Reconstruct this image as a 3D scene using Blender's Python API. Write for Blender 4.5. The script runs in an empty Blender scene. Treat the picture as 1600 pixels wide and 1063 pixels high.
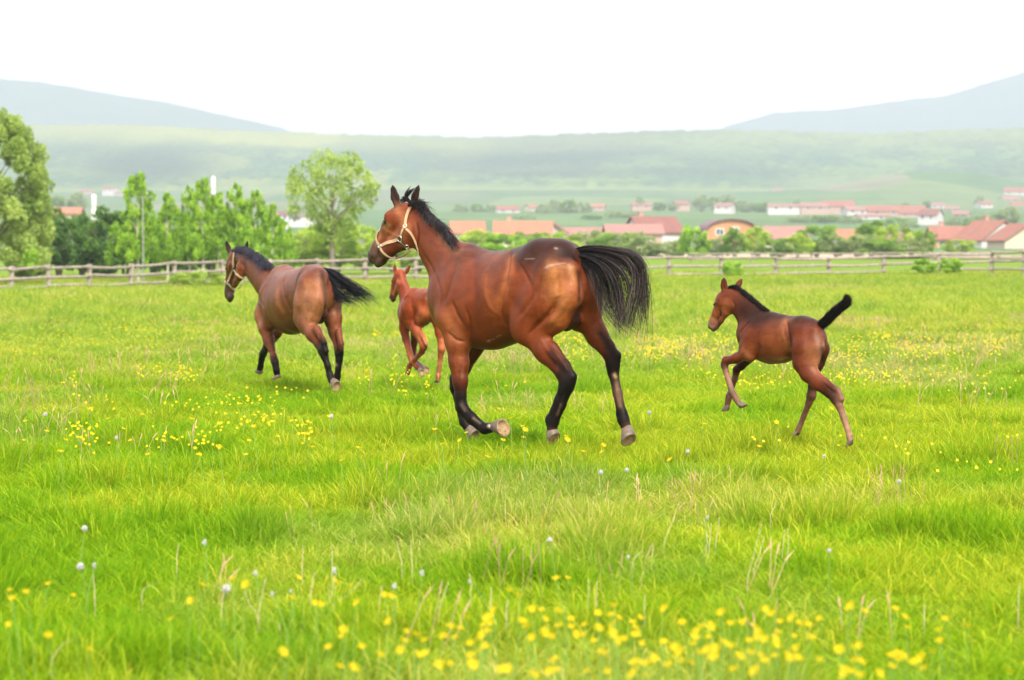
import bpy, bmesh, math, random
import numpy as np
import openvdb
from mathutils import Vector, Matrix
from mathutils.bvhtree import BVHTree

random.seed(7)
rng = np.random.default_rng(7)
sc = bpy.context.scene
col = sc.collection

# ---------------------------------------------------------------- camera
W0, H0, F0 = 1600.0, 1063.0, 1600.0 * 85 / 36
PITCH = math.atan((531.5 - 404.0) / F0)
CAM = np.array([0.0, 0.0, 1.5])
cd = bpy.data.cameras.new('camera'); cam = bpy.data.objects.new('camera', cd); col.objects.link(cam)
cam.location = CAM; cam.rotation_euler = (math.pi / 2 - PITCH, 0, 0)
cd.lens = 85; cd.sensor_width = 36; cd.clip_start = 0.5; cd.clip_end = 30000
cd.dof.use_dof = True; cd.dof.focus_distance = 18.3; cd.dof.aperture_fstop = 3.4
sc.camera = cam

# ---------------------------------------------------------------- sky, sun, exposure
SUN_EL, SUN_AZ = math.radians(46), math.radians(166)      # azimuth clockwise from +Y: behind the camera, a little to its right
world = bpy.data.worlds.new('World'); sc.world = world; world.use_nodes = True
wn = world.node_tree; wn.nodes.clear()
sky = wn.nodes.new('ShaderNodeTexSky'); sky.sky_type = 'NISHITA'; sky.sun_disc = False
sky.sun_elevation = SUN_EL; sky.sun_rotation = SUN_AZ; sky.dust_density = 4; sky.air_density = 1.2
cloud = wn.nodes.new('ShaderNodeMix'); cloud.data_type = 'RGBA'
cloud.inputs[0].default_value = 0.8                       # thin white overcast over the blue
cloud.inputs[7].default_value = (6.3, 6.2, 6.1, 1)
bgn = wn.nodes.new('ShaderNodeBackground'); bgn.inputs[1].default_value = 0.10
wo = wn.nodes.new('ShaderNodeOutputWorld')
wn.links.new(sky.outputs[0], cloud.inputs[6]); wn.links.new(cloud.outputs[2], bgn.inputs[0]); wn.links.new(bgn.outputs[0], wo.inputs[0])
sl = bpy.data.lights.new('sun', 'SUN'); sun = bpy.data.objects.new('sun', sl); col.objects.link(sun)
sl.energy = 1.5; sl.angle = math.radians(11); sl.color = (1.0, 0.95, 0.86)
sd = Vector((math.sin(SUN_AZ) * math.cos(SUN_EL), math.cos(SUN_AZ) * math.cos(SUN_EL), math.sin(SUN_EL)))
sun.rotation_euler = sd.to_track_quat('Z', 'Y').to_euler(); sun.location = (0, 0, 60)
sc.view_settings.view_transform = 'Standard'; sc.view_settings.look = 'None'
sc.view_settings.gamma = 1; sc.view_settings.use_curve_mapping = False
sc.view_settings.exposure = 2.25
sc.cycles.max_bounces = 8; sc.cycles.diffuse_bounces = 3; sc.cycles.transparent_max_bounces = 8
sc.cycles.volume_bounces = 1
sc.cycles.use_denoising = True

# ---------------------------------------------------------------- helpers
def tag(o, label=None, cat=None, group=None, kind=None):
    if label: o['label'] = label
    if cat: o['category'] = cat
    if group: o['group'] = group
    if kind: o['kind'] = kind
    return o

def empty(name, loc, rz=0):
    o = bpy.data.objects.new(name, None); col.objects.link(o)
    o.location = loc; o.rotation_euler = (0, 0, rz); o.empty_display_size = .2
    return o

def mesh_obj(name, verts, faces, mats, parent=None, smooth=False, mi=None, attrs=None):
    me = bpy.data.meshes.new(name)
    me.from_pydata([tuple(map(float, v)) for v in verts], [], [tuple(map(int, f)) for f in faces])
    for m in (mats if isinstance(mats, (list, tuple)) else [mats]): me.materials.append(m)
    if mi is not None: me.polygons.foreach_set('material_index', np.asarray(mi, dtype=np.int32))
    if smooth: me.polygons.foreach_set('use_smooth', np.ones(len(me.polygons), dtype=bool))
    if attrs:
        for k, a in attrs.items():
            c = me.color_attributes.new(k, 'FLOAT_COLOR', 'POINT')
            a = np.asarray(a, dtype=np.float32)
            if a.shape[1] == 3: a = np.hstack([a, np.ones((len(a), 1), np.float32)])
            c.data.foreach_set('color', a.ravel())
    me.update()
    o = bpy.data.objects.new(name, me); col.objects.link(o)
    if parent: o.parent = parent
    return o

def fast_mesh(name, V, Fq, mats, parent=None, smooth=False, attrs=None, mi=None):
    """V (n,3), Fq (m,k) equal-sided faces"""
    V = np.asarray(V, np.float32); Fq = np.asarray(Fq, np.int32)
    me = bpy.data.meshes.new(name)
    me.vertices.add(len(V)); me.vertices.foreach_set('co', V.ravel())
    k = Fq.shape[1]
    me.loops.add(Fq.size); me.loops.foreach_set('vertex_index', Fq.ravel())
    me.polygons.add(len(Fq)); me.polygons.foreach_set('loop_start', np.arange(0, Fq.size, k, dtype=np.int32))
    for m in (mats if isinstance(mats, (list, tuple)) else [mats]): me.materials.append(m)
    if mi is not None: me.polygons.foreach_set('material_index', np.asarray(mi, np.int32))
    me.update(calc_edges=True)
    me.polygons.foreach_set('use_smooth', np.full(len(Fq), bool(smooth)))
    if attrs:
        for kk, a in attrs.items():
            c = me.color_attributes.new(kk, 'FLOAT_COLOR', 'POINT')
            a = np.asarray(a, dtype=np.float32)
            if a.shape[1] == 3: a = np.hstack([a, np.ones((len(a), 1), np.float32)])
            c.data.foreach_set('color', a.ravel())
    me.update()
    o = bpy.data.objects.new(name, me); col.objects.link(o)
    if parent: o.parent = parent
    return o

class Mat:
    """tiny wrapper for node materials"""
    def __init__(s, name, rough=.8, spec=.3):
        s.m = bpy.data.materials.new(name); s.m.use_nodes = True
        s.t = s.m.node_tree; s.b = s.t.nodes['Principled BSDF']
        s.b.inputs['Roughness'].default_value = rough; s.b.inputs['Specular IOR Level'].default_value = spec
    def n(s, typ, **kw):
        x = s.t.nodes.new(typ)
        for k, v in kw.items(): setattr(x, k, v)
        return x
    def l(s, a, b): s.t.links.new(a, b)
    def noise(s, scale, detail=4, rough=.6, vec=None, dist=0):
        x = s.n('ShaderNodeTexNoise'); x.inputs['Scale'].default_value = scale; x.inputs['Detail'].default_value = detail
        x.inputs['Roughness'].default_value = rough; x.inputs['Distortion'].default_value = dist
        if vec is not None: s.l(vec, x.inputs['Vector'])
        return x
    def ramp(s, fac, stops):
        x = s.n('ShaderNodeValToRGB'); cr = x.color_ramp
        while len(cr.elements) > 1: cr.elements.remove(cr.elements[-1])
        cr.elements[0].position = stops[0][0]; cr.elements[0].color = (*stops[0][1], 1)
        for p, c in stops[1:]:
            e = cr.elements.new(p); e.color = (*c, 1)
        s.l(fac, x.inputs[0]); return x
    def mix(s, fac, a, b, mode='MIX'):
        x = s.n('ShaderNodeMix', data_type='RGBA', blend_type=mode)
        for i, v in ((0, fac), (6, a), (7, b)):
            if isinstance(v, (int, float)): x.inputs[i].default_value = v
            elif isinstance(v, tuple): x.inputs[i].default_value = (*v, 1)
            else: s.l(v, x.inputs[i])
        return x.outputs[2]
    def bump(s, h, strength=.3, dist=.02):
        x = s.n('ShaderNodeBump'); x.inputs['Strength'].default_value = strength; x.inputs['Distance'].default_value = dist
        s.l(h, x.inputs['Height']); s.l(x.outputs[0], s.b.inputs['Normal'])
    def obj(s):
        return s.n('ShaderNodeTexCoord').outputs['Object']
    def base(s, c):
        if isinstance(c, tuple): s.b.inputs['Base Color'].default_value = (*c, 1)
        else: s.l(c, s.b.inputs['Base Color'])
        return s

def simple_mat(name, c1, c2=None, scale=8, rough=.8, spec=.3, bump=.0, metal=0):
    m = Mat(name, rough, spec)
    c2 = c2 or tuple(x * .75 for x in c1)
    nz = m.noise(scale, 5, .65, m.obj())
    m.base(m.ramp(nz.outputs[0], [(.3, c2), (.7, c1)]).outputs[0])
    if bump: m.bump(nz.outputs[0], bump, .01)
    m.b.inputs['Metallic'].default_value = metal
    return m.m

CT, ST = math.cos(PITCH), math.sin(PITCH)
def ray(u, v):
    x = (u - W0 / 2) / F0; y = (H0 / 2 - v) / F0
    return np.array([x, CT + y * ST, -ST + y * CT])
def at(u, v, Y):
    """point at depth Y seen at photo pixel (u, v)"""
    d = ray(u, v); return CAM + d * (Y / d[1])
def proj(P):
    q = np.asarray(P, float) - CAM
    zf = q[..., 1] * CT - q[..., 2] * ST; yu = q[..., 1] * ST + q[..., 2] * CT
    return np.stack([W0 / 2 + F0 * q[..., 0] / zf, H0 / 2 - F0 * yu / zf, zf], -1)
def catmull(P, n):
    P = np.asarray(P, float); m = len(P)
    if m == 2:
        t = np.linspace(0, 1, n)[:, None]; return P[0] * (1 - t) + P[1] * t
    E = np.vstack([2 * P[0] - P[1], P, 2 * P[-1] - P[-2]])
    t = np.linspace(0, m - 1 - 1e-6, n); i = t.astype(int); f = (t - i)[:, None]
    a, b, c, d = E[i], E[i + 1], E[i + 2], E[i + 3]
    return .5 * ((2 * b) + (-a + c) * f + (2 * a - 5 * b + 4 * c - d) * f ** 2 + (-a + 3 * b - 3 * c + d) * f ** 3)
# ================================================================ terrain
def hash2(ix, iy, k=0):
    h = (ix.astype(np.int64) * 374761393 + iy.astype(np.int64) * 668265263 + k * 1274126177) & 0xffffffff
    h = ((h ^ (h >> 13)) * 1274126177) & 0xffffffff
    return ((h ^ (h >> 16)) & 0xffffff) / float(0xffffff)
def vnoise(x, y, k=0):
    x = np.asarray(x, float); y = np.asarray(y, float); ix, iy = np.floor(x), np.floor(y); fx, fy = x - ix, y - iy
    fx = fx * fx * (3 - 2 * fx); fy = fy * fy * (3 - 2 * fy)
    a, b = hash2(ix, iy, k), hash2(ix + 1, iy, k); c, d = hash2(ix, iy + 1, k), hash2(ix + 1, iy + 1, k)
    return (a * (1 - fx) + b * fx) * (1 - fy) + (c * (1 - fx) + d * fx) * fy
def fbm(x, y, o=4, k=0):
    s_, a = 0, .5
    for i in range(o): s_ = s_ + a * vnoise(x * 2 ** i, y * 2 ** i, k + i); a *= .5
    return s_
def worley(x, y, k=0):
    ix, iy = np.floor(x), np.floor(y); d = np.full(np.shape(x), 9.); v = np.zeros(np.shape(x))
    for i in (-1, 0, 1):
        for j in (-1, 0, 1):
            px = ix + i + hash2(ix + i, iy + j, k); py = iy + j + hash2(ix + i, iy + j, k + 9)
            q = (x - px) ** 2 + (y - py) ** 2; m = q < d; d = np.where(m, q, d); v = np.where(m, hash2(ix + i, iy + j, k + 5), v)
    return np.sqrt(d), v
def sstep(a, b, x): t = np.clip((x - a) / (b - a), 0, 1); return t * t * (3 - 2 * t)

RIDGE = np.array([(-900, 180), (-300, 186), (40, 192), (200, 193), (350, 200), (500, 206), (740, 212), (860, 208), (1030, 201), (1150, 201), (1350, 206), (1600, 197), (1900, 190), (2500, 185)], float)
TD = np.array([0, 100, 135, 250, 420, 600, 800, 1000, 1300, 1500, 1700, 1900, 2100, 2300, 2500, 2700], float)
TZ = np.array([0, 0, .15, 1.1, 3.2, 5.3, 9.5, 15.3, 24.9, 31.3, 36.6, 44.7, 53, 61.8, 70, 76], float)
def ground_z(x, y):
    x = np.asarray(x, float); y = np.asarray(y, float)
    D = np.maximum(y, 1.); u = np.clip(W0 / 2 + F0 * x / D, -900, 2500)
    z = np.interp(D, TD, TZ)
    z = z + .32 * sstep(105, 135, D) * sstep(560, 1000, u) * (1 - sstep(300, 500, D))
    zr = 1.5 + (404 - np.interp(u, RIDGE[:, 0], RIDGE[:, 1])) * 3800 / F0 - 11
    t = np.clip((D - 2500) / 1300, 0, 1); t = t ** 1.25
    t = np.where(D < 3800, t, 1 - np.clip((D - 3800) / 900, 0, 1) * .5)
    hill = np.interp(2500, TD, TZ) * (1 - t) + zr * t
    z = np.where(D > 2500, hill, z)
    z = z + sstep(900, 1700, D) * (1 - sstep(3300, 3800, D)) * (fbm(x / 420, y / 500, 3, 3) - .45) * 12 * sstep(1100, 2400, D)
    # low spur with open fields on the right
    z = z + 24 * np.exp(-((u - 1470) / 170) ** 2 - ((D - 2300) / 260) ** 2)
    z = z + (vnoise(x / 7, y / 9, 11) - .5) * .10 * sstep(24, 34, D) + (vnoise(x / 1.3, y / 1.7, 12) - .5) * .05 * (D < 60)
    return z

def grid(name, rows, cols_u, zf, mat, kind='structure', attr=None):
    R, U = np.meshgrid(rows, cols_u, indexing='ij')
    X = (U - W0 / 2) / F0 * np.maximum(R, 40) ; Z = zf(X, R, U)
    V = np.stack([X, R, Z], -1).reshape(-1, 3); n, m = R.shape; I = np.arange(n * m).reshape(n, m)
    Fq = np.stack([I[:-1, :-1], I[:-1, 1:], I[1:, 1:], I[1:, :-1]], -1).reshape(-1, 4)
    o = fast_mesh(name, V, Fq, mat, None, True, attr(X, R, U) if attr else None)
    tag(o, kind=kind); return o

# pasture (the near ground) -------------------------------------------------
m = Mat('pasture_soil', .95, .1); oc = m.obj()
a1 = m.noise(1.2, 6, .65, oc); a2 = m.noise(.12, 4, .6, oc); a3 = m.noise(14, 4, .7, oc)
c1 = m.ramp(a1.outputs[0], [(.3, (.08, .15, .008)), (.55, (.13, .20, .012)), (.75, (.18, .22, .03))])
c2 = m.ramp(a3.outputs[0], [(.3, (.6, .6, .6)), (.7, (1.25, 1.25, 1.2))])
m.base(m.mix(1, c1.outputs[0], c2.outputs[0], 'MULTIPLY')); m.bump(a3.outputs[0], .6, .04)
PASTURE = m.m
m = Mat('valley_fields', .95, .1); oc = m.obj()
mp = m.n('ShaderNodeMapping'); mp.inputs['Scale'].default_value = (.010, .0032, 0); mp.inputs['Rotation'].default_value = (0, 0, .15); m.l(oc, mp.inputs[0])
vo = m.n('ShaderNodeTexVoronoi'); vo.inputs['Scale'].default_value = 1; m.l(mp.outputs[0], vo.inputs['Vector'])
sep = m.n('ShaderNodeSeparateColor'); m.l(vo.outputs['Color'], sep.inputs[0])
f1 = m.ramp(sep.outputs[0], [(0, (.055, .115, .035)), (.35, (.08, .14, .04)), (.6, (.12, .165, .055)), (.8, (.055, .11, .04)), (1, (.15, .15, .08))])
nz = m.noise(.02, 5, .6, oc); nr = m.ramp(nz.outputs[0], [(.3, (.8, .8, .8)), (.7, (1.2, 1.2, 1.2))])
m.base(m.mix(1, f1.outputs[0], nr.outputs[0], 'MULTIPLY'))
FIELDS = m.m
rows = np.concatenate([np.linspace(-60, 4, 12), np.arange(4.5, 40, .5), np.arange(40, 150, 2.5), np.arange(150, 331, 10)])
tag(grid('pasture', rows, np.linspace(-4200, 5800, 500), lambda X, R, U: ground_z(X, R), PASTURE), kind='structure')
rows = np.concatenate([np.arange(330, 400, 12), np.geomspace(400, 2560, 150)])
grid('valley_fields', rows, np.linspace(-4200, 5800, 900), lambda X, R, U: ground_z(X, R), FIELDS)

# forested hill: every crown of the wood is a bump of the canopy ------------------
m = Mat('forest_canopy', .95, .1)
a = m.n('ShaderNodeAttribute', attribute_name='crown'); m.base(a.outputs[0]); FOREST = m.m
def canopy(X, R, U):
    d, v = worley(X / 11, R / 17, 2)
    edge = sstep(2520, 2640, R + 90 * (fbm(X / 160, R / 300, 3, 8) - .5) * 2 + 60 * np.sin(U / 130)) * (1 - np.exp(-((U - 1450) / 190) ** 2) * (1 - sstep(2700, 2850, R)))
    edge = edge * sstep(2557, 2590, R)
    return ground_z(X, R) + np.sqrt(np.clip(1 - d * d, 0, 1)) * (6 + 4 * v) * edge, edge, v, d
def canopy_col(X, R, U):
    _, edge, v, d = canopy(X, R, U)
    big = fbm(X / 300, R / 420, 4, 21); mid = fbm(X / 60, R / 260, 4, 31)
    dark = sstep(.47, .6, fbm(X / 700, R / 500, 3, 77)) * .7 * sstep(600, 900, U) + np.exp(-((U - 235) / 110) ** 2 - ((R - 3000) / 380) ** 2) * 1.2 + .5 * sstep(450, 800, U) * sstep(.35, .6, big)  # round patch on the left: cloud shadow painted into the forest colour
    young = .5 * sstep(.36, .66, mid + .35 * (v - .5)) * (1 - np.clip(dark, 0, 1))
    c = np.array((.045, .095, .045))[None, None] * np.ones(X.shape + (1,)) * (.75 + .5 * v[..., None])
    c = c * (1 - young[..., None]) + np.array((.15, .21, .05)) * young[..., None] * (.8 + .4 * v[..., None])
    c = c * (1 - .45 * np.clip(dark, 0, 1)[..., None])
    ylw = np.clip(sstep(3250, 3700, R) * (1 - sstep(350, 900, U) * .6) * .7 + .45 * np.exp(-((U - 480) / 230) ** 2) * sstep(.4, .6, mid) * (1 - np.clip(dark, 0, 1)), 0, .8)[..., None]; c = c * (1 - ylw) + np.array((.24, .25, .06)) * ylw
    fld = np.array((.15, .19, .06)); e = edge[..., None]; c = c * e + fld * (1 - e)
    return {'crown': c.reshape(-1, 3)}
rows = np.concatenate([np.arange(2555, 3830, 6.5), np.arange(3840, 4700, 60)])
grid('forested_hill', rows, np.linspace(-250, 1850, 620), lambda X, R, U: canopy(X, R, U)[0], FOREST, attr=canopy_col)
grid('forested_hill', np.arange(2555, 4700, 50), np.linspace(-4200, -248, 200), lambda X, R, U: canopy(X, R, U)[0], FOREST, attr=canopy_col)
grid('forested_hill', np.arange(2555, 4700, 50), np.linspace(1848, 5800, 200), lambda X, R, U: canopy(X, R, U)[0], FOREST, attr=canopy_col)

# far mountains ----------------------------------------------------------------------
MTN = simple_mat('mountain_forest', (.06, .12, .07), (.04, .08, .05), .01, .95, .1)
def mountain(prof, D, u0, u1, k):
    prof = np.array(prof, float)
    def zf(X, R, U):
        top = 1.5 + (404 - np.interp(U, prof[:, 0], prof[:, 1])) * D / F0
        t = 1 - np.abs(R - D) / 1400
        return top * (.25 + .75 * np.clip(t, 0, 1) ** .9) + (fbm(X / 260, R / 260, 4, k) - .5) * 60 * np.clip(1.1 - t, .12, 1) + fbm(X / 30, R / 30, 2, k) * 9
    grid('mountain', np.concatenate([np.linspace(D - 1400, D - 60, 24), np.linspace(D - 30, D + 1400, 26)]), np.linspace(u0, u1, 700), zf, MTN)
mountain([(-900, 150), (-300, 128), (-100, 122), (0, 124), (60, 128), (150, 142), (260, 160), (350, 180), (420, 197), (480, 212), (600, 235), (900, 260)], 6400, -3800, 900, 41)
mountain([(850, 260), (1050, 222), (1130, 200), (1170, 188), (1215, 176), (1300, 173), (1400, 158), (1470, 152), (1530, 134), (1600, 112), (1750, 84), (1900, 70), (2500, 60)], 7000, 850, 5400, 57)

# dirt road beyond the fence on the right
ROAD = simple_mat('dirt_road', (.42, .33, .24), (.3, .23, .16), .6, .95, .1)
def strip(name, pts, w, mat, lift=.03):
    P = catmull(pts, 80); T = np.gradient(P, axis=0); T /= np.linalg.norm(T, axis=1, keepdims=True); S = np.stack([T[:, 1], -T[:, 0]], 1)
    V = []
    for p, s_ in zip(P, S):
        for k in (-1, -.5, 0, .5, 1): q = p + s_ * w / 2 * k; V.append((q[0], q[1], float(ground_z(q[0], q[1])) + lift))
    F = [(i * 5 + j, i * 5 + j + 1, i * 5 + 6 + j, i * 5 + 5 + j) for i in range(79) for j in range(4)]
    o = mesh_obj(name, V, F, mat, None, True); tag(o, kind='structure'); return o
strip('dirt_road', [((900 - 800) / F0 * 270, 270.), ((1100 - 800) / F0 * 275, 275.), ((1350 - 800) / F0 * 270, 270.), ((1600 - 800) / F0 * 262, 262.), ((2000 - 800) / F0 * 250, 250.)], 30, ROAD, .12)

# ================================================================ haze
hz = bpy.data.materials.new('haze_air'); hz.use_nodes = True; t_ = hz.node_tree; t_.nodes.clear()
pv = t_.nodes.new('ShaderNodeVolumePrincipled'); pv.inputs['Color'].default_value = (.485, .52, .61, 1); pv.inputs['Density'].default_value = .00027
pv.inputs['Anisotropy'].default_value = .0
mo = t_.nodes.new('ShaderNodeOutputMaterial'); t_.links.new(pv.outputs[0], mo.inputs['Volume'])
bm = bmesh.new(); bmesh.ops.create_cube(bm, size=1, matrix=Matrix.Translation((0, 4150, 430)) @ Matrix.Diagonal((20000, 8900, 900, 1)))
me = bpy.data.meshes.new('haze'); bm.to_mesh(me); bm.free(); me.materials.append(hz)
haze = bpy.data.objects.new('haze', me); col.objects.link(haze); tag(haze, kind='stuff')
# ================================================================ village
def roof_mat(name, a, b): 
    m = Mat(name, .85, .2); o = m.obj(); n1 = m.noise(.7, 5, .7, o); w = m.n('ShaderNodeTexWave'); w.inputs['Scale'].default_value = 3; w.inputs['Distortion'].default_value = .6; m.l(o, w.inputs[0])
    c = m.ramp(n1.outputs[0], [(.3, b), (.7, a)]); m.base(m.mix(.25, c.outputs[0], m.ramp(w.outputs[0], [(0, (.75,) * 3), (1, (1.1,) * 3)]).outputs[0], 'MULTIPLY')); return m.m
ROOFS = {'red': roof_mat('red_tiles', (.27, .115, .08), (.21, .09, .07)), 'orange': roof_mat('orange_tiles', (.34, .15, .085), (.27, .12, .075)),
         'dark': roof_mat('brown_tiles', (.22, .09, .075), (.15, .07, .06)), 'plum': roof_mat('plum_roofing', (.20, .12, .14), (.15, .09, .11)), 'pink': roof_mat('faded_tiles', (.27, .145, .12), (.23, .125, .105))}
WALLS = {'white': simple_mat('white_render', (.52, .50, .48), (.45, .43, .42), .8), 'cream': simple_mat('cream_render', (.50, .43, .32), (.44, .37, .28), .8),
         'orange': simple_mat('orange_render', (.46, .22, .10), (.40, .19, .09), .8), 'pink': simple_mat('pink_render', (.42, .28, .23), (.37, .25, .21), .8), 'grey': simple_mat('grey_render', (.5, .48, .46), (.4, .39, .38), .8)}
GLASS = Mat('window_glass', .1, .6).base((.05, .06, .08)).m
FRAME = simple_mat('window_frame_white', (.8, .8, .78), (.7, .7, .68), 5)
BRICKC = simple_mat('chimney_brick', (.45, .28, .22), (.35, .2, .16), 3)

def box(x0, x1, y0, y1, z0, z1):
    V = [(x0, y0, z0), (x1, y0, z0), (x1, y1, z0), (x0, y1, z0), (x0, y0, z1), (x1, y0, z1), (x1, y1, z1), (x0, y1, z1)]
    return V, [(0, 3, 2, 1), (4, 5, 6, 7), (0, 1, 5, 4), (1, 2, 6, 5), (2, 3, 7, 6), (3, 0, 4, 7)]
def boxes(name, L, mat, parent):
    V, F = [], []
    for b in L:
        v, f = box(*b); k = len(V); V += v; F += [tuple(i + k for i in q) for q in f]
    return mesh_obj(name, V, F, mat, parent)

def house(u, vbase, D, w, dp, hw, hr, rot, roof, wall, label, wins=(), gable='y', group='houses of the village', name='house', chim=0, hip=False, barrel=False, sink=2.5):
    """w along the ridge (local x), dp across it; walls hw high, roof hr more; rot turns it"""
    p = at(u, vbase, D); r = empty(name, (p[0], p[1], p[2]), math.radians(rot)); tag(r, label, 'house', group)
    x, y = w / 2, dp / 2; ov = .45
    if barrel:
        n = 12; V, F = [], []
        arc = [(-x * math.cos(math.pi * i / n), hw + hr * math.sin(math.pi * i / n) ** .8) for i in range(n + 1)]
        for q in (-y, y):
            V += [(a, q, b) for a, b in arc] + [(x, q, -sink), (-x, q, -sink)]
        k = n + 3
        F = [tuple(range(k - 1, -1, -1)), tuple(range(k, 2 * k))] + [(i, (i + 1) % k, k + (i + 1) % k, k + i) for i in range(n, k)]
        mesh_obj('wall', V, F, WALLS[wall], r)
        V, F = [], []
        for q in (-y - .6, y + .6):
            for s_ in (1.04, 1.09):
                V += [(a * s_, q, hw + (b - hw) * s_ + (.05 if s_ > 1.05 else 0)) for a, b in arc]
        m_ = n + 1
        for i in range(n):
            F += [(m_ + i, m_ + i + 1, 3 * m_ + i + 1, 3 * m_ + i), (i, 2 * m_ + i, 2 * m_ + i + 1, i + 1), (i, i + 1, m_ + i + 1, m_ + i), (2 * m_ + i, 3 * m_ + i, 3 * m_ + i + 1, 2 * m_ + i + 1)]
        rf = mesh_obj('roof', V, F, ROOFS[roof], r)
    else:
        V = [(-x, -y, -sink), (x, -y, -sink), (x, y, -sink), (-x, y, -sink), (-x, -y, hw), (x, -y, hw), (x, y, hw), (-x, y, hw), (-x, 0, hw + hr - .1), (x, 0, hw + hr - .1)]
        F = [(0, 1, 5, 4), (1, 2, 6, 9, 5), (2, 3, 7, 6), (3, 0, 4, 8, 7)]
        if hip: F = [(0, 1, 5, 4), (1, 2, 6, 5), (2, 3, 7, 6), (3, 0, 4, 7)]
        mesh_obj('wall', V, F, WALLS[wall], r)
        e = hw - hr * ov / y; th = .22; xr = x + ov if not hip else x - dp * .35
        xe = x + ov; V = []
        for dz in (0, th): V += [(-xe, -y - ov, e + dz), (xe, -y - ov, e + dz), (xe, y + ov, e + dz), (-xe, y + ov, e + dz), (-xr, 0, hw + hr + dz), (xr, 0, hw + hr + dz)]
        F = [(6, 7, 11, 10), (8, 9, 10, 11), (1, 0, 4, 5), (3, 2, 5, 4), (0, 1, 7, 6), (2, 3, 9, 8)]
        F += [(7, 8, 11), (9, 6, 10)] if hip else []
        F += [(1, 2, 8, 7), (3, 0, 6, 9)] if hip else [(1, 5, 11, 7), (5, 2, 8, 11), (3, 4, 10, 9), (4, 0, 6, 10)]
        rf = mesh_obj('roof', V, F, ROOFS[roof], r)
    for i in range(chim):
        cx = (-.25 + .5 * i) * w; boxes('chimney', [(cx - .35, cx + .35, .6, 1.3, hw + hr * .3, hw + hr + .9), (cx - .45, cx + .45, .5, 1.4, hw + hr + .9, hw + hr + 1.05)], BRICKC, rf)
    for face, a, z, ww, wh in wins:          # face 'f' = long side -y, 'l'/'r' = gable ends
        if face == 'f': o = (a, -y, z); R = 0
        elif face == 'l': o = (-x, a, z); R = -math.pi / 2
        else: o = (x, a, z); R = math.pi / 2
        t = .10; fr = boxes('window', [(-ww / 2 - t, ww / 2 + t, -.06, .02, -wh / 2 - t, -wh / 2), (-ww / 2 - t, ww / 2 + t, -.06, .02, wh / 2, wh / 2 + t), (-ww / 2 - t, -ww / 2, -.06, .02, -wh / 2, wh / 2), (ww / 2, ww / 2 + t, -.06, .02, -wh / 2, wh / 2), (-.03, .03, -.05, .0, -wh / 2, wh / 2)], FRAME, r)
        fr.location = o; fr.rotation_euler = (0, 0, R)
        v, f = box(-ww / 2, ww / 2, -.025, -.012, -wh / 2, wh / 2); mesh_obj('pane', v, f, GLASS, fr)
    return r
W1 = [('f', a, 1.6, 1.0, 1.1) for a in (-4, 0, 4)]
D1 = 420.
house(730, 386, D1, 5.4, 7, 2.4, 1.9, 4, 'orange', 'cream', 'low orange roofed house just right of the big horse neck', [('f', -2, 1.3, 1, 1)])
house(817, 386, D1, 9.6, 8, 2.2, 2.1, 0, 'orange', 'cream', 'long salmon roofed house above the back of the big horse', [('f', a, 1.2, 1, 1) for a in (-3, 0, 3)], chim=1)
house(861, 386, D1 + 3, 1.6, 5, 2.6, 1.7, 78, 'dark', 'grey', 'small dark gabled annex touching the long salmon roofed house', [])
house(903, 386, D1 + 22, 9.6, 7, 2.0, 1.4, -4, 'pink', 'cream', 'faded pink roofed house half hidden by hedge above the horse croup', [('f', -2, 1.2, 1, 1)])
house(989, 387, D1, 9.4, 7, 2.4, 1.5, 3, 'pink', 'pink', 'low pinkish roofed house in front of the dark red roofed one', [('f', -3, 1.2, 1, 1), ('f', 2, 1.2, 1, 1)])
house(1020, 389, D1 + 14, 8.2, 7.5, 3.0, 2.6, 24, 'dark', 'white', 'tall white house with steep dark red roof and pale gable', [('r', 0, 3.2, 1.0, 1.0), ('r', -1.6, 1.2, 1, 1.1)], chim=1)
house(1136, 391, D1 + 12, 8.8, 8, 3.0, 2.3, 6, 'plum', 'orange', 'orange house with curved plum roof like an arch', [('f', -2.1, 3.2, 1.3, 1.0), ('f', .6, 3.5, 1.2, 1.0), ('f', -2.6, 1.0, 1.3, 1.2), ('f', 2.4, 1.0, 1.3, 1.2)], barrel=True)
house(1226, 391, D1 + 4, 7.2, 6, 2.0, 2.0, -2, 'pink', 'cream', 'small house with faded red roof and twin pale porch posts', [('f', -1.4, 1.1, .9, 1.1), ('f', 1.6, 1.1, .9, 1.1)])
house(1327, 390, D1 + 40, 5.5, 5, 2.1, 1.6, -35, 'orange', 'white', 'bright orange roofed cottage peeping over the right hand hedge', [('l', 0, 1.2, .9, .9)])
house(1412, 391, D1 + 14, 5.5, 4.6, 1.6, 1.5, -40, 'pink', 'white', 'little white gabled shed with faded roof behind round bush', [('l', 0, 1.0, .8, .8)])
house(1492, 393, D1 + 12, 9.0, 7, 2.2, 2.1, 2, 'red', 'orange', 'long house with red roof and orange walls beside the white gabled one', [('f', -3, 1.2, 1.2, 1.1), ('f', 0, 1.2, 1.2, 1.1), ('f', 3, 1.2, 1.2, 1.1)], chim=1)
house(1545, 395, D1, 7.8, 9.5, 2.2, 3.2, -62, 'red', 'white', 'large white house with broad red gable roof at the right edge', [('l', -2, 1.2, 1.1, 1.2), ('l', 2, 1.2, 1.1, 1.2), ('f', 0, 1.2, 1.1, 1.2)], chim=1)
house(1592, 395, D1 - 14, 7.0, 8.4, 2.1, 2.6, -76, 'red', 'cream', 'cream gabled house with two small upper windows, rightmost', [('l', -1.3, 3.0, .8, .9), ('l', 1.3, 3.0, .8, .9), ('l', -2.2, .9, 1.0, 1.1), ('l', 2.2, .9, 1.0, 1.1)])
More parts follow.
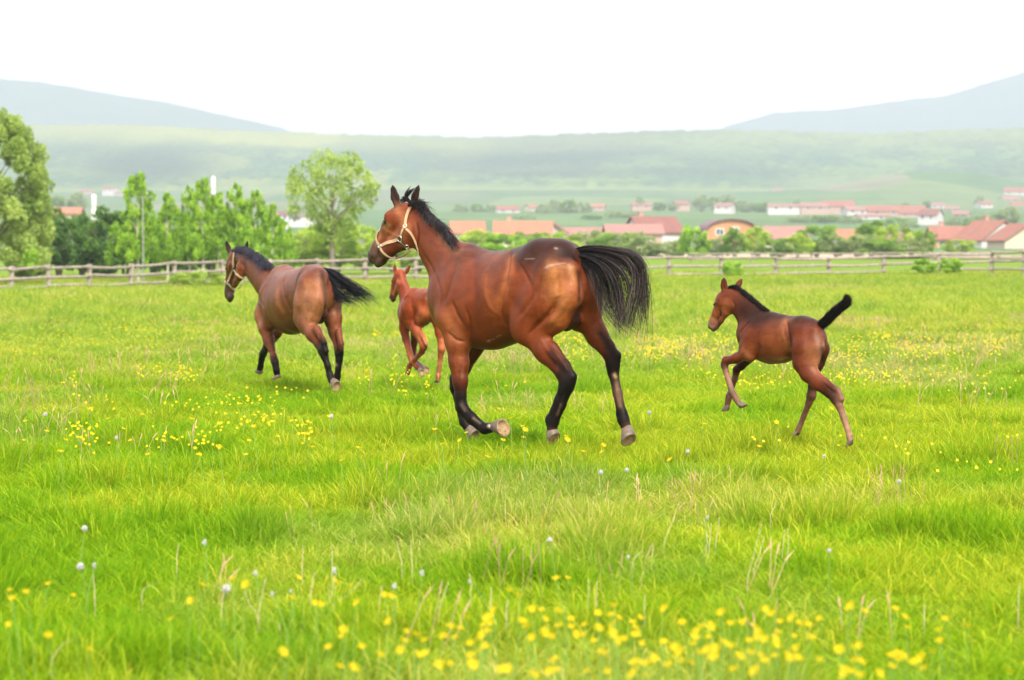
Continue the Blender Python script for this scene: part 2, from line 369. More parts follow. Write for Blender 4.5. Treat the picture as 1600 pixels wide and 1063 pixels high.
house(1376, 394, D1 + 90, 6, 5, 2.0, 1.7, 10, 'red', 'white', 'small red roofed house almost lost behind the tall hedge bush', [])
house(107, 347, 480, 5.0, 6, 1.6, 1.1, 0, 'orange', 'cream', 'house whose flat orange roof shows above the dark trees', [], hip=False)
house(32, 352, 470, 3.2, 5, 2.0, 1.0, 0, 'orange', 'pink', 'orange roofed house glimpsed through the big willow', [])
# farther rows, on rising ground
for (u, v, D, w, dp, hw, hr, rot, rf, wl, lb) in [
    (793, 334, 1400, 13, 9, 3.0, 2.4, 8, 'red', 'white', 'distant red roofed farmhouse above the middle of the big horse back'),
    (830, 330, 1500, 6, 6, 3, 2, 40, 'orange', 'cream', 'tiny distant cream cottage right of the red roofed farmhouse'),
    (935, 329, 1500, 8, 7, 3, 2, -10, 'orange', 'pink', 'tiny distant orange roofed cottage in the fields left of the trees'),
    (1002, 326, 1500, 12, 7, 2.6, 2, 5, 'pink', 'pink', 'low distant pink farmhouse under a single dark tree'),
    (1064, 325, 1500, 9, 7, 3, 2.2, 15, 'red', 'pink', 'distant red cottage just left of the dark tree clump'),
    (1132, 329, 1350, 10, 8, 3, 2, -20, 'pink', 'white', 'distant white gabled house among dark trees above the arched roof'),
    (1224, 331, 1300, 17, 8, 3.6, 1.6, 0, 'pink', 'white', 'distant long white building with flat pink roof, leftmost of the far row'),
    (1270, 331, 1300, 15, 9, 3.6, 2.2, 6, 'pink', 'pink', 'distant pink house second from left in the far row'),
    (1308, 330, 1320, 18, 9, 3.6, 3.2, -4, 'red', 'pink', 'distant broad red roofed house in the middle of the far row'),
    (1336, 336, 1280, 12, 9, 3.2, 2.4, 12, 'pink', 'white', 'distant pale house in front of the broad red roofed one'),
    (1384, 338, 1250, 19, 9, 3.6, 3.2, -6, 'red', 'pink', 'distant long red roofed house left of the bright white one'),
    (1364, 344, 1150, 16, 7, 2.4, 1.2, 4, 'pink', 'white', 'distant low whitish barn below the long red roofed house'),
    (1424, 341, 1200, 13, 9, 3.4, 4.0, -10, 'red', 'pink', 'distant pyramid like red roofed house beside the bright white one'),
    (1454, 348, 1000, 8, 8, 4.2, 2.6, -30, 'dark', 'white', 'bright white two storey house with dark roof standing out in the far village'),
    (1463, 327, 1700, 10, 8, 3.4, 2.2, 10, 'pink', 'white', 'distant whitish house above the bright white one'),
    (1488, 332, 1600, 9, 7, 3, 2, -8, 'pink', 'cream', 'distant cream cottage right of and above the bright white house'),
    (1502, 342, 1250, 8, 7, 3, 2, -20, 'pink', 'pink', 'distant small pink house right of the bright white one'),
    (1537, 326, 1700, 10, 8, 4, 2.4, 25, 'red', 'white', 'distant white front with red roof standing alone below the open slope'),
    (1557, 296, 2250, 15, 9, 3.4, 2.0, 4, 'pink', 'white', 'small white house highest on the right hand slope'),
    (1586, 306, 2000, 18, 10, 4.2, 4, -12, 'red', 'white', 'large distant house with red roof on the slope at the right edge'),
    (1577, 318, 1900, 14, 10, 4, 3, 16, 'pink', 'white', 'distant pale house just below the large one on the right slope'),
    (1600, 328, 1750, 19, 10, 4.2, 3, -8, 'red', 'cream', 'distant cream house with red roof lowest on the right slope'),
    (1215, 302, 2400, 12, 8, 4, 2, 0, 'pink', 'white', 'faint white house at the foot of the wooded hill in the centre right'),
    (1206, 316, 2100, 12, 8, 4, 2, 10, 'pink', 'white', 'faint pale house just below the one at the foot of the wooded hill'),
    (172, 301, 2300, 12, 9, 4.2, 2.6, -20, 'red', 'white', 'white house with red roof alone at the foot of the hill, far left'),
    (134, 302, 2400, 13, 8, 2.6, 1.8, 5, 'pink', 'pink', 'faint pink farm building left of the lone white house on the far left'),
    (190, 306, 2300, 8, 7, 3, 2, 0, 'pink', 'white', 'tiny pale shed to the right of the lone white house on the far left'),
    (442, 348, 900, 4.5, 5, 4.0, 1.2, 0, 'dark', 'white', 'narrow white building seen between the birches and the round tree'),
    (478, 346, 950, 13, 7, 2.6, .8, 3, 'pink', 'white', 'long low white building behind the round crowned tree'),
    (512, 345, 950, 8, 7, 2.4, .8, -5, 'pink', 'cream', 'low cream building partly covered by the round crowned tree')]:
    dw = [('f', -w * .25, hw * .5, 1.3, 1.3), ('f', w * .2, hw * .5, 1.3, 1.3)]
    house(u, v, D, w, dp, hw * .72, hr * .9, rot, rf, wl, lb, dw, sink=5)

# two slender white chimney pipes and the street lamp --------------------------------
POLE = simple_mat('whitewashed_metal', (.8, .76, .72), (.55, .5, .48), 2)
def tower(u, v0, v1, D, r, label):
    p = at(u, v1, D); h = (v1 - v0) * D / F0; t = empty('chimney_stack', tuple(p)); tag(t, label, 'chimney', 'slender white stacks')
    for nm, prof in (('shaft', [(-3, r), (h * .86, r * .86)]), ('cap', [(h * .86, r * 1.05), (h * .90, r * 1.05), (h * .90, r * .8), (h, r * .72), (h, .01)]), ('band', [(h * .42, r * .95), (h * .42, r * 1.08), (h * .47, r * 1.08), (h * .47, r * .95)])):
        V, F = [], []
        for z, q in prof:
            for i in range(14): V.append((q * math.cos(i * math.pi / 7), q * math.sin(i * math.pi / 7), z))
        for k in range(len(prof) - 1): F += [(k * 14 + i, k * 14 + (i + 1) % 14, k * 14 + 14 + (i + 1) % 14, k * 14 + 14 + i) for i in range(14)]
        mesh_obj(nm, V, F, POLE if nm != 'band' else BRICKC, t, True)
tower(147, 304, 338, 420, .42, 'white stack rising behind the dark trees near the left edge')
tower(333.5, 276, 312, 380, .34, 'white stack rising behind the birch tops')
BARKW_ = simple_mat('galvanised_pole', (.22, .23, .2), (.16, .17, .14), 3)
def lamp(u, v0, v1, D):
    p = at(u, v1, D); h = (v1 - v0) * D / F0; t = empty('street_lamp', tuple(p)); tag(t, 'pale street lamp with twin heads standing among the birches', 'street lamp')
    boxes('pole', [(-.035, .035, -.035, .035, -.5, h)], BARKW_, t)
    boxes('arm', [(-.32, .32, -.02, .02, h - .02, h + .02)], BARKW_, t)
    for sx in (-1, 1): boxes('lamp_head', [(sx * .42 - .13, sx * .42 + .13, -.07, .07, h, h + .07)], BARKW_, t)
lamp(224, 309, 440, 126)

# ================================================================ trees
def leaf_cloud(n, clumps, rc, size, g_, flat=.7, c_dark=(.03, .07, .012), c_mid=(.07, .14, .02), c_light=(.14, .22, .03)):
    """leaf faces spread through clumps (centre, radius)"""
    C = np.array([c for c, _ in clumps]); R = np.array([r for _, r in clumps]); w = R ** 2; w = w / w.sum()
    k = g_.choice(len(C), n, p=w); d = g_.normal(0, 1, (n, 3)); d /= np.linalg.norm(d, axis=1, keepdims=True)
    P = C[k] + d * (R[k] * g_.uniform(.25, 1, n) ** .5)[:, None] * np.array([1, 1, flat])
    a = g_.normal(0, 1, (n, 3)); a[:, 2] *= .6; a /= np.linalg.norm(a, axis=1, keepdims=True); b = np.cross(a, g_.normal(0, 1, (n, 3))); b /= np.linalg.norm(b, axis=1, keepdims=True)
    s_ = size * g_.uniform(.6, 1.3, n)[:, None]; V = np.stack([P - a * s_, P - b * s_ * .55, P + a * s_, P + b * s_ * .55], 1).reshape(-1, 3)
    Fq = np.arange(4 * n).reshape(n, 4); t = (g_.normal(0, .22, n) + g_.normal(0, .25, len(C))[k] + .5)
    t = np.clip(t, 0, 1)[:, None]; cd, cm, cl = map(np.array, (c_dark, c_mid, c_light))
    c = np.where(t < .5, cd + (cm - cd) * t * 2, cm + (cl - cm) * (t * 2 - 1)); return V, Fq, np.repeat(c, 4, 0)
m = Mat('leaves', .6, .25); a = m.n('ShaderNodeAttribute', attribute_name='leaf'); m.base(a.outputs[0])
tr = m.n('ShaderNodeBsdfTranslucent'); m.l(m.mix(1, a.outputs[0], (1.5, 1.4, .7), 'MULTIPLY'), tr.inputs[0]); ms = m.n('ShaderNodeMixShader'); ms.inputs[0].default_value = .5
m.l(m.b.outputs[0], ms.inputs[1]); m.l(tr.outputs[0], ms.inputs[2]); m.l(ms.outputs[0], m.t.nodes['Material Output'].inputs[0]); LEAF = m.m
BARK = simple_mat('bark', (.20, .17, .13), (.10, .08, .06), 6, .9, .1, .3)
BARKW = simple_mat('pale_bark', (.62, .56, .46), (.36, .31, .25), 6, .9, .1, .2)

def limb_mesh(L):
    V, F = [], []
    for pts, r0, r1 in L:
        P = catmull(pts, 8); k0 = len(V)
        for i, p in enumerate(P):
            r = r0 + (r1 - r0) * i / 7
            for j in range(7): V.append((p[0] + r * math.cos(j * .8976), p[1] + r * math.sin(j * .8976), p[2]))
        for i in range(7):
            for j in range(7): F.append((k0 + i * 7 + j, k0 + i * 7 + (j + 1) % 7, k0 + i * 7 + 7 + (j + 1) % 7, k0 + i * 7 + 7 + j))
    return V, F
TREEKINDS = {}
def tree_kind(key, kind, seed, n, cols, leaf=.085):
    """unit tree: 1 m high, crown about 1 m wide; scaled when placed"""
    g_ = np.random.default_rng(seed); cl = []; L = []
    if kind == 'birch':        # narrow, pointed, open
        for i in range(130):
            z = g_.uniform(.22, 1.0); r = .52 * (1 - z) ** .6 + .05; an = g_.uniform(0, 6.28); q = g_.uniform(.2, 1) * r
            cl.append(((q * math.cos(an), q * math.sin(an), z * .97), .032 + .04 * (1 - z)))
        L.append(([(0, 0, -.05), (.01, 0, .35), (-.01, .01, .7), (0, 0, .97)], .028, .004))
        for i in range(12):
            z = g_.uniform(.25, .8); an = g_.uniform(0, 6.28); r = .36 * (1 - z) ** .7; L.append(([(0, 0, z), (r * .5 * math.cos(an), r * .5 * math.sin(an), z + .09), (r * math.cos(an), r * math.sin(an), z + .14)], .009, .002))
        flat = 1.1
    elif kind == 'round':      # open round crown on a trunk
        for i in range(120):
            d = g_.normal(0, 1, 3); d /= np.linalg.norm(d); q = g_.uniform(.55, 1) ** .5; z = .62 + d[2] * .36 * q; w_ = .46 * (1.1 if z > .5 else .8)
            cl.append(((d[0] * w_ * q, d[1] * w_ * q, z), g_.uniform(.05, .10)))
        L.append(([(0, 0, -.05), (.01, 0, .2), (0, 0, .45), (.03, .02, .8)], .035, .008))
        for i in range(16):
            z = g_.uniform(.25, .6); an = g_.uniform(0, 6.28); r = g_.uniform(.2, .42); L.append(([(0, 0, z), (r * .5 * math.cos(an), r * .5 * math.sin(an), z + .12), (r * math.cos(an), r * math.sin(an), z + .26)], .014, .003))
        flat = .8
    elif kind == 'bush':       # to the ground
        for i in range(56):
            d = g_.normal(0, 1, 3); d /= np.linalg.norm(d); q = g_.uniform(.3, 1) ** .5
            cl.append(((d[0] * .46 * q, d[1] * .46 * q, .46 + d[2] * .44 * q), g_.uniform(.07, .13)))
        for i in range(6):
            an = i * 1.05; L.append(([(.03 * math.cos(an), .03 * math.sin(an), -.05), (.1 * math.cos(an), .1 * math.sin(an), .3), (.25 * math.cos(an), .25 * math.sin(an), .65)], .012, .004))
        flat = .85
    elif kind == 'willow':     # billowing lobes
        for i in range(230):
            z = g_.uniform(.06, 1); w_ = (.5 if z < .6 else .5 * math.sqrt(max(0, 1 - ((z - .6) / .42) ** 2))) ; an = g_.uniform(0, 6.28); q = g_.uniform(.35, 1) ** .6 * w_
            cl.append(((q * math.cos(an), q * math.sin(an), z), g_.uniform(.035, .09)))
        L.append(([(0, 0, -.05), (.01, 0, .2), (0, 0, .5), (.02, .02, .8)], .04, .01))
        for i in range(14):
            z = g_.uniform(.15, .6); an = g_.uniform(0, 6.28); r = g_.uniform(.2, .42); L.append(([(0, 0, z), (r * .5 * math.cos(an), r * .5 * math.sin(an), z + .12), (r * math.cos(an), r * math.sin(an), z + .22)], .014, .003))
        flat = 1.0
    V, Fq, c = leaf_cloud(n, cl, 0, leaf * .32, g_, flat, *cols)
    lm = fast_mesh('crown', V, Fq, LEAF, None, False, {'leaf': c}); col.objects.unlink(lm)
    tv, tf = limb_mesh(L); tm = mesh_obj('trunk', tv, tf, BARKW if kind == 'birch' else BARK, None, True); col.objects.unlink(tm)
    TREEKINDS[key] = (lm.data, tm.data); bpy.data.objects.remove(lm); bpy.data.objects.remove(tm)
def dim(t, k=1.0): return tuple(tuple(v * k for v in c) for c in t)
BRI = ((.10, .21, .02), (.23, .40, .03), (.38, .55, .06)); PAL = ((.14, .22, .04), (.26, .36, .08), (.38, .47, .13)); DRK = ((.03, .085, .018), (.07, .15, .028), (.13, .24, .045))
MID = ((.09, .18, .03), (.18, .31, .05), (.28, .42, .08)); GRY = ((.14, .20, .08), (.24, .32, .13), (.36, .43, .20)); YEL = ((.17, .26, .03), (.29, .42, .06), (.42, .52, .10))
BRI, PAL, DRK, MID, GRY, YEL = map(dim, (BRI, PAL, DRK, MID, GRY, YEL))
for i in range(3):
    tree_kind('birch%d' % i, 'birch', 20 + i, 9500, BRI, .062); tree_kind('dark%d' % i, 'bush', 40 + i, 7000, DRK); tree_kind('mid%d' % i, 'bush', 50 + i, 6000, MID)
for i in range(2):
    tree_kind('yel%d' % i, 'bush', 60 + i, 6000, YEL); tree_kind('gry%d' % i, 'bush', 70 + i, 5000, GRY); tree_kind('bright%d' % i, 'bush', 80 + i, 5200, BRI, .10)
tree_kind('round0', 'round', 90, 6000, PAL, .06); tree_kind('roundm', 'round', 91, 3000, MID, .12); tree_kind('willow0', 'willow', 95, 52000, PAL, .046)
def tree(key, u, vtop, vbase, wpx, D, label, cat='tree', group=None, name='tree', lean=0, dpth=1., sinkz=0):
    h = (vbase - vtop) * D / F0 * (1.0 if 'birch' in key or 'will' in key else 1.06); w = wpx * D / F0 * (1.25 if 'birch' in key else 1.12); p = at(u, vbase, D)
    r = empty(name, (p[0], p[1], p[2] - sinkz), random.uniform(0, 6.28)); r.scale = (w, w * dpth, h)
    tag(r, label, cat, group); cm, tm = TREEKINDS[key]
    for nm, me in (('crown', cm), ('trunk', tm)):
        o = bpy.data.objects.new(nm, me); col.objects.link(o); o.parent = r
    if lean: r.rotation_euler = (0, lean, 0)
    return r
tree('willow0', -14, 186, 436, 166, 122, 'tall pale green willow filling the left edge behind the fence')
for i, (u, vt, w) in enumerate([(52, 332, 84), (92, 326, 80), (128, 334, 74), (160, 322, 86), (196, 330, 80), (240, 338, 80), (285, 335, 76), (330, 340, 80)]):
    lb = ['dark bushy tree right beside the willow', 'dark bushy tree under the flat orange roof', 'dark bushy tree just left of the white stack', 'broad dark bushy tree right of the white stack', 'dark bushy tree behind the tallest birch trunk',
          'dark bushy tree between the first two birch trunks', 'dark bushy tree in the shade behind the middle birches', 'dark bushy tree behind the bay horse head'][i]
    tree('dark%d' % (i % 3), u, vt, 428, w * 1.15, 142 + i % 3 * 5, lb, 'tree', 'dark trees behind the left fence', 'bushy_tree')
bl = ['tallest birch with straight pale trunk by the street lamp', 'thin birch just right of the tallest one', 'slender birch third from the willow side', 'tall birch in front of the second white stack', 'birch leaning on its taller neighbour by the second stack', 'light green birch above the mane of the left horse',
      'pointed light green birch right of the left horse head', 'low rounded birch closing the row on the right', 'yellow green birch filling the gap before the round tree']
for i, (u, vt, vb, w, D) in enumerate([(216, 268, 440, 84, 128), (262, 300, 438, 58, 134), (296, 290, 436, 56, 132), (318, 276, 434, 66, 130), (342, 300, 434, 60, 136), (370, 286, 432, 66, 130), (400, 296, 430, 62, 134), (426, 318, 430, 54, 138), (440, 340, 428, 50, 144)]):
    tree('birch%d' % (i % 3), u, vt, vb, w, D, bl[i], 'birch tree', 'birches behind the fence', 'birch_tree')
tree('bright0', 48, 386, 428, 26, 116, 'young bright green sapling leaning by the fence left end', 'sapling', None, 'sapling')
tree('round0', 520, 243, 420, 122, 158, 'tall open round crowned tree standing above the yellow green bushes')
for i, (u, vt, w, lb) in enumerate([(446, 372, 56, 'yellow green bush at the right end of the birch row'), (484, 352, 70, 'yellow green bush under the left side of the round tree'), (528, 344, 74, 'large yellow green bush right under the round tree'), (572, 352, 66, 'yellow green bush before the muzzle of the big horse'),
        (612, 358, 60, 'yellow green bush behind the face of the big horse'), (655, 362, 64, 'yellow green bush behind the neck of the big horse'), (700, 372, 60, 'yellow green bush hidden mostly by the big horse mane')]):
    tree('yel%d' % (i % 2), u, vt, 422, w * 1.2, 165 + 3 * (i % 2), lb, 'bush', 'yellow green bushes beyond the fence', 'bush')
for i, (u, vt, vb, w, D, k, lb) in enumerate([(745, 359, 412, 66, 260, 'yel0', 'hedge bush above the withers of the big horse'), (788, 362, 412, 62, 255, 'bright1', 'bright green bush above the dip of the big horse back'), (830, 361, 412, 66, 262, 'mid0', 'hedge bush left of the highest point of the horse croup'),
        (878, 362, 412, 66, 258, 'yel1', 'hedge bush just behind the highest point of the croup'), (922, 357, 410, 68, 262, 'gry0', 'greyish hedge bush above the root of the black tail'), (962, 359, 408, 66, 258, 'mid1', 'green hedge bush above the arch of the black tail'),
        (1000, 360, 407, 66, 255, 'gry1', 'rounded grey green bush right of the black tail'), (1045, 374, 407, 50, 256, 'gry0', 'pale low bush in front of the tall white house'), (1084, 350, 406, 44, 250, 'bright0', 'bright green bushy tree between the white and arched houses'),
        (1126, 366, 404, 40, 252, 'gry1', 'grey green bush covering the front of the arched roof house'), (1147, 354, 402, 36, 250, 'mid2', 'dark green upright bush in front of the arched roof house'), (1182, 354, 402, 40, 250, 'yel0', 'light green bush between the arched house and the small red roof'),
        (1212, 371, 402, 46, 250, 'mid0', 'low bush under the small red roof'), (1276, 347, 400, 58, 255, 'mid1', 'broad green tree right of the small red roof'), (1306, 362, 400, 50, 252, 'gry1', 'soft grey green bush next to the broad green tree'),
        (1362, 343, 399, 66, 262, 'mid2', 'tall green tree left of centre in the right hand hedge'), (1395, 350, 399, 50, 258, 'yel1', 'yellow green tree right of the tallest hedge tree'), (1338, 364, 399, 60, 250, 'gry0', 'pale hedge bush in front of the tall green tree'),
        (1378, 374, 399, 60, 248, 'mid0', 'low hedge bush beneath the yellow green tree'), (1424, 370, 398, 54, 250, 'gry1', 'round pale bush in front of the little white shed'), (1442, 356, 397, 40, 262, 'mid1', 'narrow green tree before the long red roof'),
        (1246, 364, 400, 44, 250, 'yel0', 'small yellow green bush left of the broad green tree'), (1500, 374, 398, 44, 300, 'yel1', 'low yellow bush in front of the orange walls')]):
    tree(k, u, vt, vb, w * 1.12, D, lb, 'bush', 'hedge trees in front of the village', 'bush')
for i, (u, vt, vb, w, D, k, lb) in enumerate([(1143, 406, 439, 30, 131, 'bright0', 'small bright shrub growing through the fence above the bay foal'), (1445, 403, 431, 36, 133, 'bright1', 'left one of two bright shrubs at the right hand fence'), (1488, 402, 430, 34, 134, 'bright0', 'right one of two bright shrubs at the right hand fence'), (310, 424, 450, 74, 116, 'yel1', 'low spreading shrub at the fence behind the left horse head')]):
    tree(k, u, vt, vb, w * 1.1, D, lb, 'shrub', 'shrubs along the fence', 'shrub')
far = [(1095, 303, 330, 20, 1450), (1115, 305, 330, 17, 1460), (1139, 302, 332, 26, 1440), (1164, 312, 334, 24, 1430), (1190, 314, 334, 26, 1420), (1243, 310, 334, 15, 1400), (1000, 306, 328, 12, 1500), (1030, 314, 330, 20, 1480), (1052, 316, 330, 16, 1480), (868, 310, 342, 24, 1400), (888, 308, 342, 22, 1390), (910, 314, 342, 26, 1380), (850, 318, 344, 22, 1370),
       (745, 316, 338, 18, 1450), (765, 318, 336, 16, 1450), (720, 318, 336, 20, 1440), (1290, 334, 352, 40, 1050), (1250, 336, 352, 36, 1060), (1330, 336, 354, 30, 1040), (1400, 338, 358, 34, 960), (1420, 345, 360, 30, 940), (1490, 338, 360, 22, 1000), (1515, 338, 358, 18, 1000), (1540, 332, 356, 40, 980), (1575, 322, 352, 34, 960), (1520, 344, 362, 30, 900),
       (960, 328, 344, 24, 1200), (985, 330, 344, 24, 1200), (925, 334, 346, 30, 1150), (820, 334, 350, 30, 1150), (120, 298, 335, 26, 1100), (90, 302, 335, 24, 1150), (460, 318, 346, 18, 800), (1415, 316, 334, 16, 1600), (1450, 312, 328, 14, 1700), (1530, 305, 322, 14, 1800)]
far_labels = ['tallest hazy tree of the trio left of the far red house', 'middle hazy tree of the far trio above the arched roof', 'broadest hazy tree of the far trio above the arched roof', 'hazy tree just right of the far trio', 'hazy tree further right of the far trio by the distant field', 'slim hazy tree at the left end of the far white building', 'lone slim hazy tree in the far meadow above the tail', 'hazy low tree between the lone tree and the far red cottage', 'small hazy tree beside the far red cottage', 'left tree of the hazy clump above the croup', 'tall middle tree of the hazy clump above the croup', 'right tree of the hazy clump above the croup', 'low hazy tree at the left foot of the clump above the croup', 'hazy tree just above the big horse mane', 'hazy tree left of the far red farmhouse', 'hazy tree touching the big horse mane outline', 'wide hazy bush below the broad far red roof', 'wide hazy bush left below the far pink house', 'hazy bush above the tall hedge tree', 'hazy bush left of the bright white house foot', 'hazy bush right at the foot of the bright white house', 'small hazy tree right of the bright white house', 'hazy tree behind the small far pink house', 'wide hazy tree above the long red roof on the right', 'broad hazy tree above the white gabled house', 'low hazy bush above the right long red roof', 'hazy bush in the field above the tail arch', 'second hazy bush in the field above the tail arch', 'hazy bush in the field above the horse croup', 'hazy bush in the field above the horse back', 'rounded hazy tree by the left white stack', 'hazy tree between willow and left white stack', 'dark hazy tree left of the round crowned tree', 'hazy tree behind the far pyramid roofed house', 'hazy tree high behind the bright white house', 'hazy tree on the far right slope below the open field']
for i, (u, vt, vb, w, D) in enumerate(far):
    tree(['gry0', 'mid1', 'gry1'][i % 3], u, vt, vb, w * 1.15, D, far_labels[i], 'tree', 'distant trees in the valley', 'distant_tree')

# ================================================================ log fence
LOG = Mat('weathered_log', .9, .1); oc = LOG.obj(); mp = LOG.n('ShaderNodeMapping'); mp.inputs['Scale'].default_value = (1, 1, 1); LOG.l(oc, mp.inputs[0])
nl = LOG.noise(7, 6, .7, mp.outputs[0]); LOG.base(LOG.ramp(nl.outputs[0], [(.25, (.10, .08, .06)), (.5, (.24, .20, .165)), (.75, (.40, .34, .28))]).outputs[0]); LOG.bump(nl.outputs[0], .4, .02); LOG = LOG.m
def log(name, a, b, r0, r1, parent, sag=.0, n=10, seg_=8):
    a = np.array(a, float); b = np.array(b, float); g_ = random.random() * 9; V, F = [], []
    d = (b - a) / np.linalg.norm(b - a); s1 = np.cross(d, (0, 0, 1.)) if abs(d[2]) < .9 else np.array([1., 0, 0]); s1 /= np.linalg.norm(s1); s2 = np.cross(d, s1)
    for i in range(seg_ + 1):
        t = i / seg_; c = a + (b - a) * t - np.array([0, 0, 1]) * sag * math.sin(math.pi * t) + s1 * .012 * math.sin(t * 7 + g_) + s2 * .012 * math.sin(t * 5 + g_ * 2)
        r = (r0 + (r1 - r0) * t) * (1 + .07 * math.sin(t * 19 + g_))
        for j in range(n): V.append(c + r * (s1 * math.cos(6.2832 * j / n) + s2 * math.sin(6.2832 * j / n)))
    for i in range(seg_):
        for j in range(n): F.append((i * n + j, i * n + (j + 1) % n, (i + 1) * n + (j + 1) % n, (i + 1) * n + j))
    F += [tuple(reversed(range(n))), tuple(range(seg_ * n, seg_ * n + n))]
    return mesh_obj(name, V, F, LOG, parent, True)
def fence(posts, rails, label, hgt=1.3, pr=.11):
    base = []
    for u, v0, v1, D in posts: base.append(at(u, v1, D))
    r = empty('log_fence', tuple(base[0])); tag(r, label, 'fence', 'log fence along the far side of the pasture'); o = base[0]
    tops = []
    for (u, v0, v1, D), b in zip(posts, base):
        h = (v1 - v0) * D / F0; lx = random.uniform(-.03, .03)
        log('post', b - o - np.array([0, 0, .5]), b - o + np.array([lx, 0, h]), pr * 1.1, pr, r, 0, 10, 5); tops.append(h)
    for i in range(len(base) - 1):
        for k, q in enumerate(rails):
            if (i * 7 + k * 3) % 11 == 10 and k == len(rails) - 1: continue
            j0, j1 = random.uniform(-.05, .05), random.uniform(-.05, .05); a, b = base[i] - o, base[i + 1] - o; off = np.array([0, -.12, 0])
            log('rail', a + off + (0, 0, tops[i] * q + j0) - (b - a) * .03, b + off + (0, 0, tops[i + 1] * q + j1) + (b - a) * .03, .074, .060, r, random.uniform(.0, .05))
fence([(-55, 418, 462, 108), (18, 416, 459, 108), (76, 413, 457, 110), (140, 413, 455, 112), (205, 412, 452, 115), (273, 408, 450, 118), (348, 406, 447, 121), (422, 405, 445, 124), (497, 404, 442, 127), (570, 403, 440, 129)],
      (.90, .56, .22), 'weathered log fence with three rails on the left, in front of the birches')
fence([(570.5, 403, 440, 129.3), (650, 402, 439, 130), (730, 401, 439, 131), (810, 400, 438, 132), (890, 400, 438, 132), (968, 399, 438, 132.5), (1045, 399, 438, 133), (1127, 399, 436, 133), (1212, 400, 434, 134), (1295, 402, 432, 135), (1381, 398, 429, 136), (1466, 394, 428, 136), (1550, 392, 427, 136), (1600, 390, 428, 134), (1690, 388, 428, 132)],
      (.92, .55, .20), 'weathered log fence running right behind the large horse, below the village')
fence([(1080, 395, 414, 215), (1175, 394, 412, 216), (1268, 395, 411, 217), (1364, 395, 409, 218), (1455, 394, 408, 218), (1560, 393, 408, 218), (1650, 393, 408, 218)], (.9, .5), 'second faint fence along the dirt road beyond the pasture')
# ================================================================ grass
def tuft(seed, n, h, rad, w, lean=.35, seed_head=False):
    g_ = np.random.default_rng(seed); V, F, c = [], [], []
    for i in range(n):
        an = g_.uniform(0, 6.28); q = rad * g_.uniform(0, 1) ** .6; bx, by = q * math.cos(an), q * math.sin(an)
        hh = h * g_.uniform(.45, 1.1); la = an + g_.normal(0, .8); le = hh * lean * g_.uniform(.1, 1.5); fa = g_.uniform(0, 3.14)
        wx, wy = math.cos(fa) * w * g_.uniform(.6, 1.2), math.sin(fa) * w * g_.uniform(.6, 1.2); k = len(V); tone = g_.uniform(0, 1)
        for t, ww in ((0, .7), (.35, 1.), (.72, .75)):
            x = bx + math.cos(la) * le * t * t; y = by + math.sin(la) * le * t * t; z = hh * (t - .18 * lean * t * t)
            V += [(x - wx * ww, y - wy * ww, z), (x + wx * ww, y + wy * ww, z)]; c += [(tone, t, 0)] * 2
        V.append((bx + math.cos(la) * le, by + math.sin(la) * le, hh * (1 - .25 * lean))); c.append((tone, 1, 0))
        F += [(k, k + 1, k + 3, k + 2), (k + 2, k + 3, k + 5, k + 4), (k + 4, k + 5, k + 6)]
    return V, F, c
m = Mat('grass_blade', .6, .08)
at_ = m.n('ShaderNodeAttribute', attribute_name='blade'); it = m.n('ShaderNodeAttribute', attribute_name='tint', attribute_type='INSTANCER')
sp = m.n('ShaderNodeSeparateColor'); m.l(at_.outputs[0], sp.inputs[0])
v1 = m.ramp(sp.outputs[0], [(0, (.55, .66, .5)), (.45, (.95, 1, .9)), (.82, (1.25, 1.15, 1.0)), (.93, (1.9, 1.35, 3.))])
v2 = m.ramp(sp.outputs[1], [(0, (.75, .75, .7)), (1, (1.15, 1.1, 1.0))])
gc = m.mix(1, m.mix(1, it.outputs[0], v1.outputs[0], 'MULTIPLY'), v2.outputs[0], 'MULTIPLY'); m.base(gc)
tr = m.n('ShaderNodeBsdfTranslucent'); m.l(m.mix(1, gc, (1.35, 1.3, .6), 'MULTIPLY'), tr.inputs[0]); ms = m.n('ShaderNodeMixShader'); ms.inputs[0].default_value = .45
m.l(m.b.outputs[0], ms.inputs[1]); m.l(tr.outputs[0], ms.inputs[2]); m.l(ms.outputs[0], m.t.nodes['Material Output'].inputs[0]); BLADE = m.m

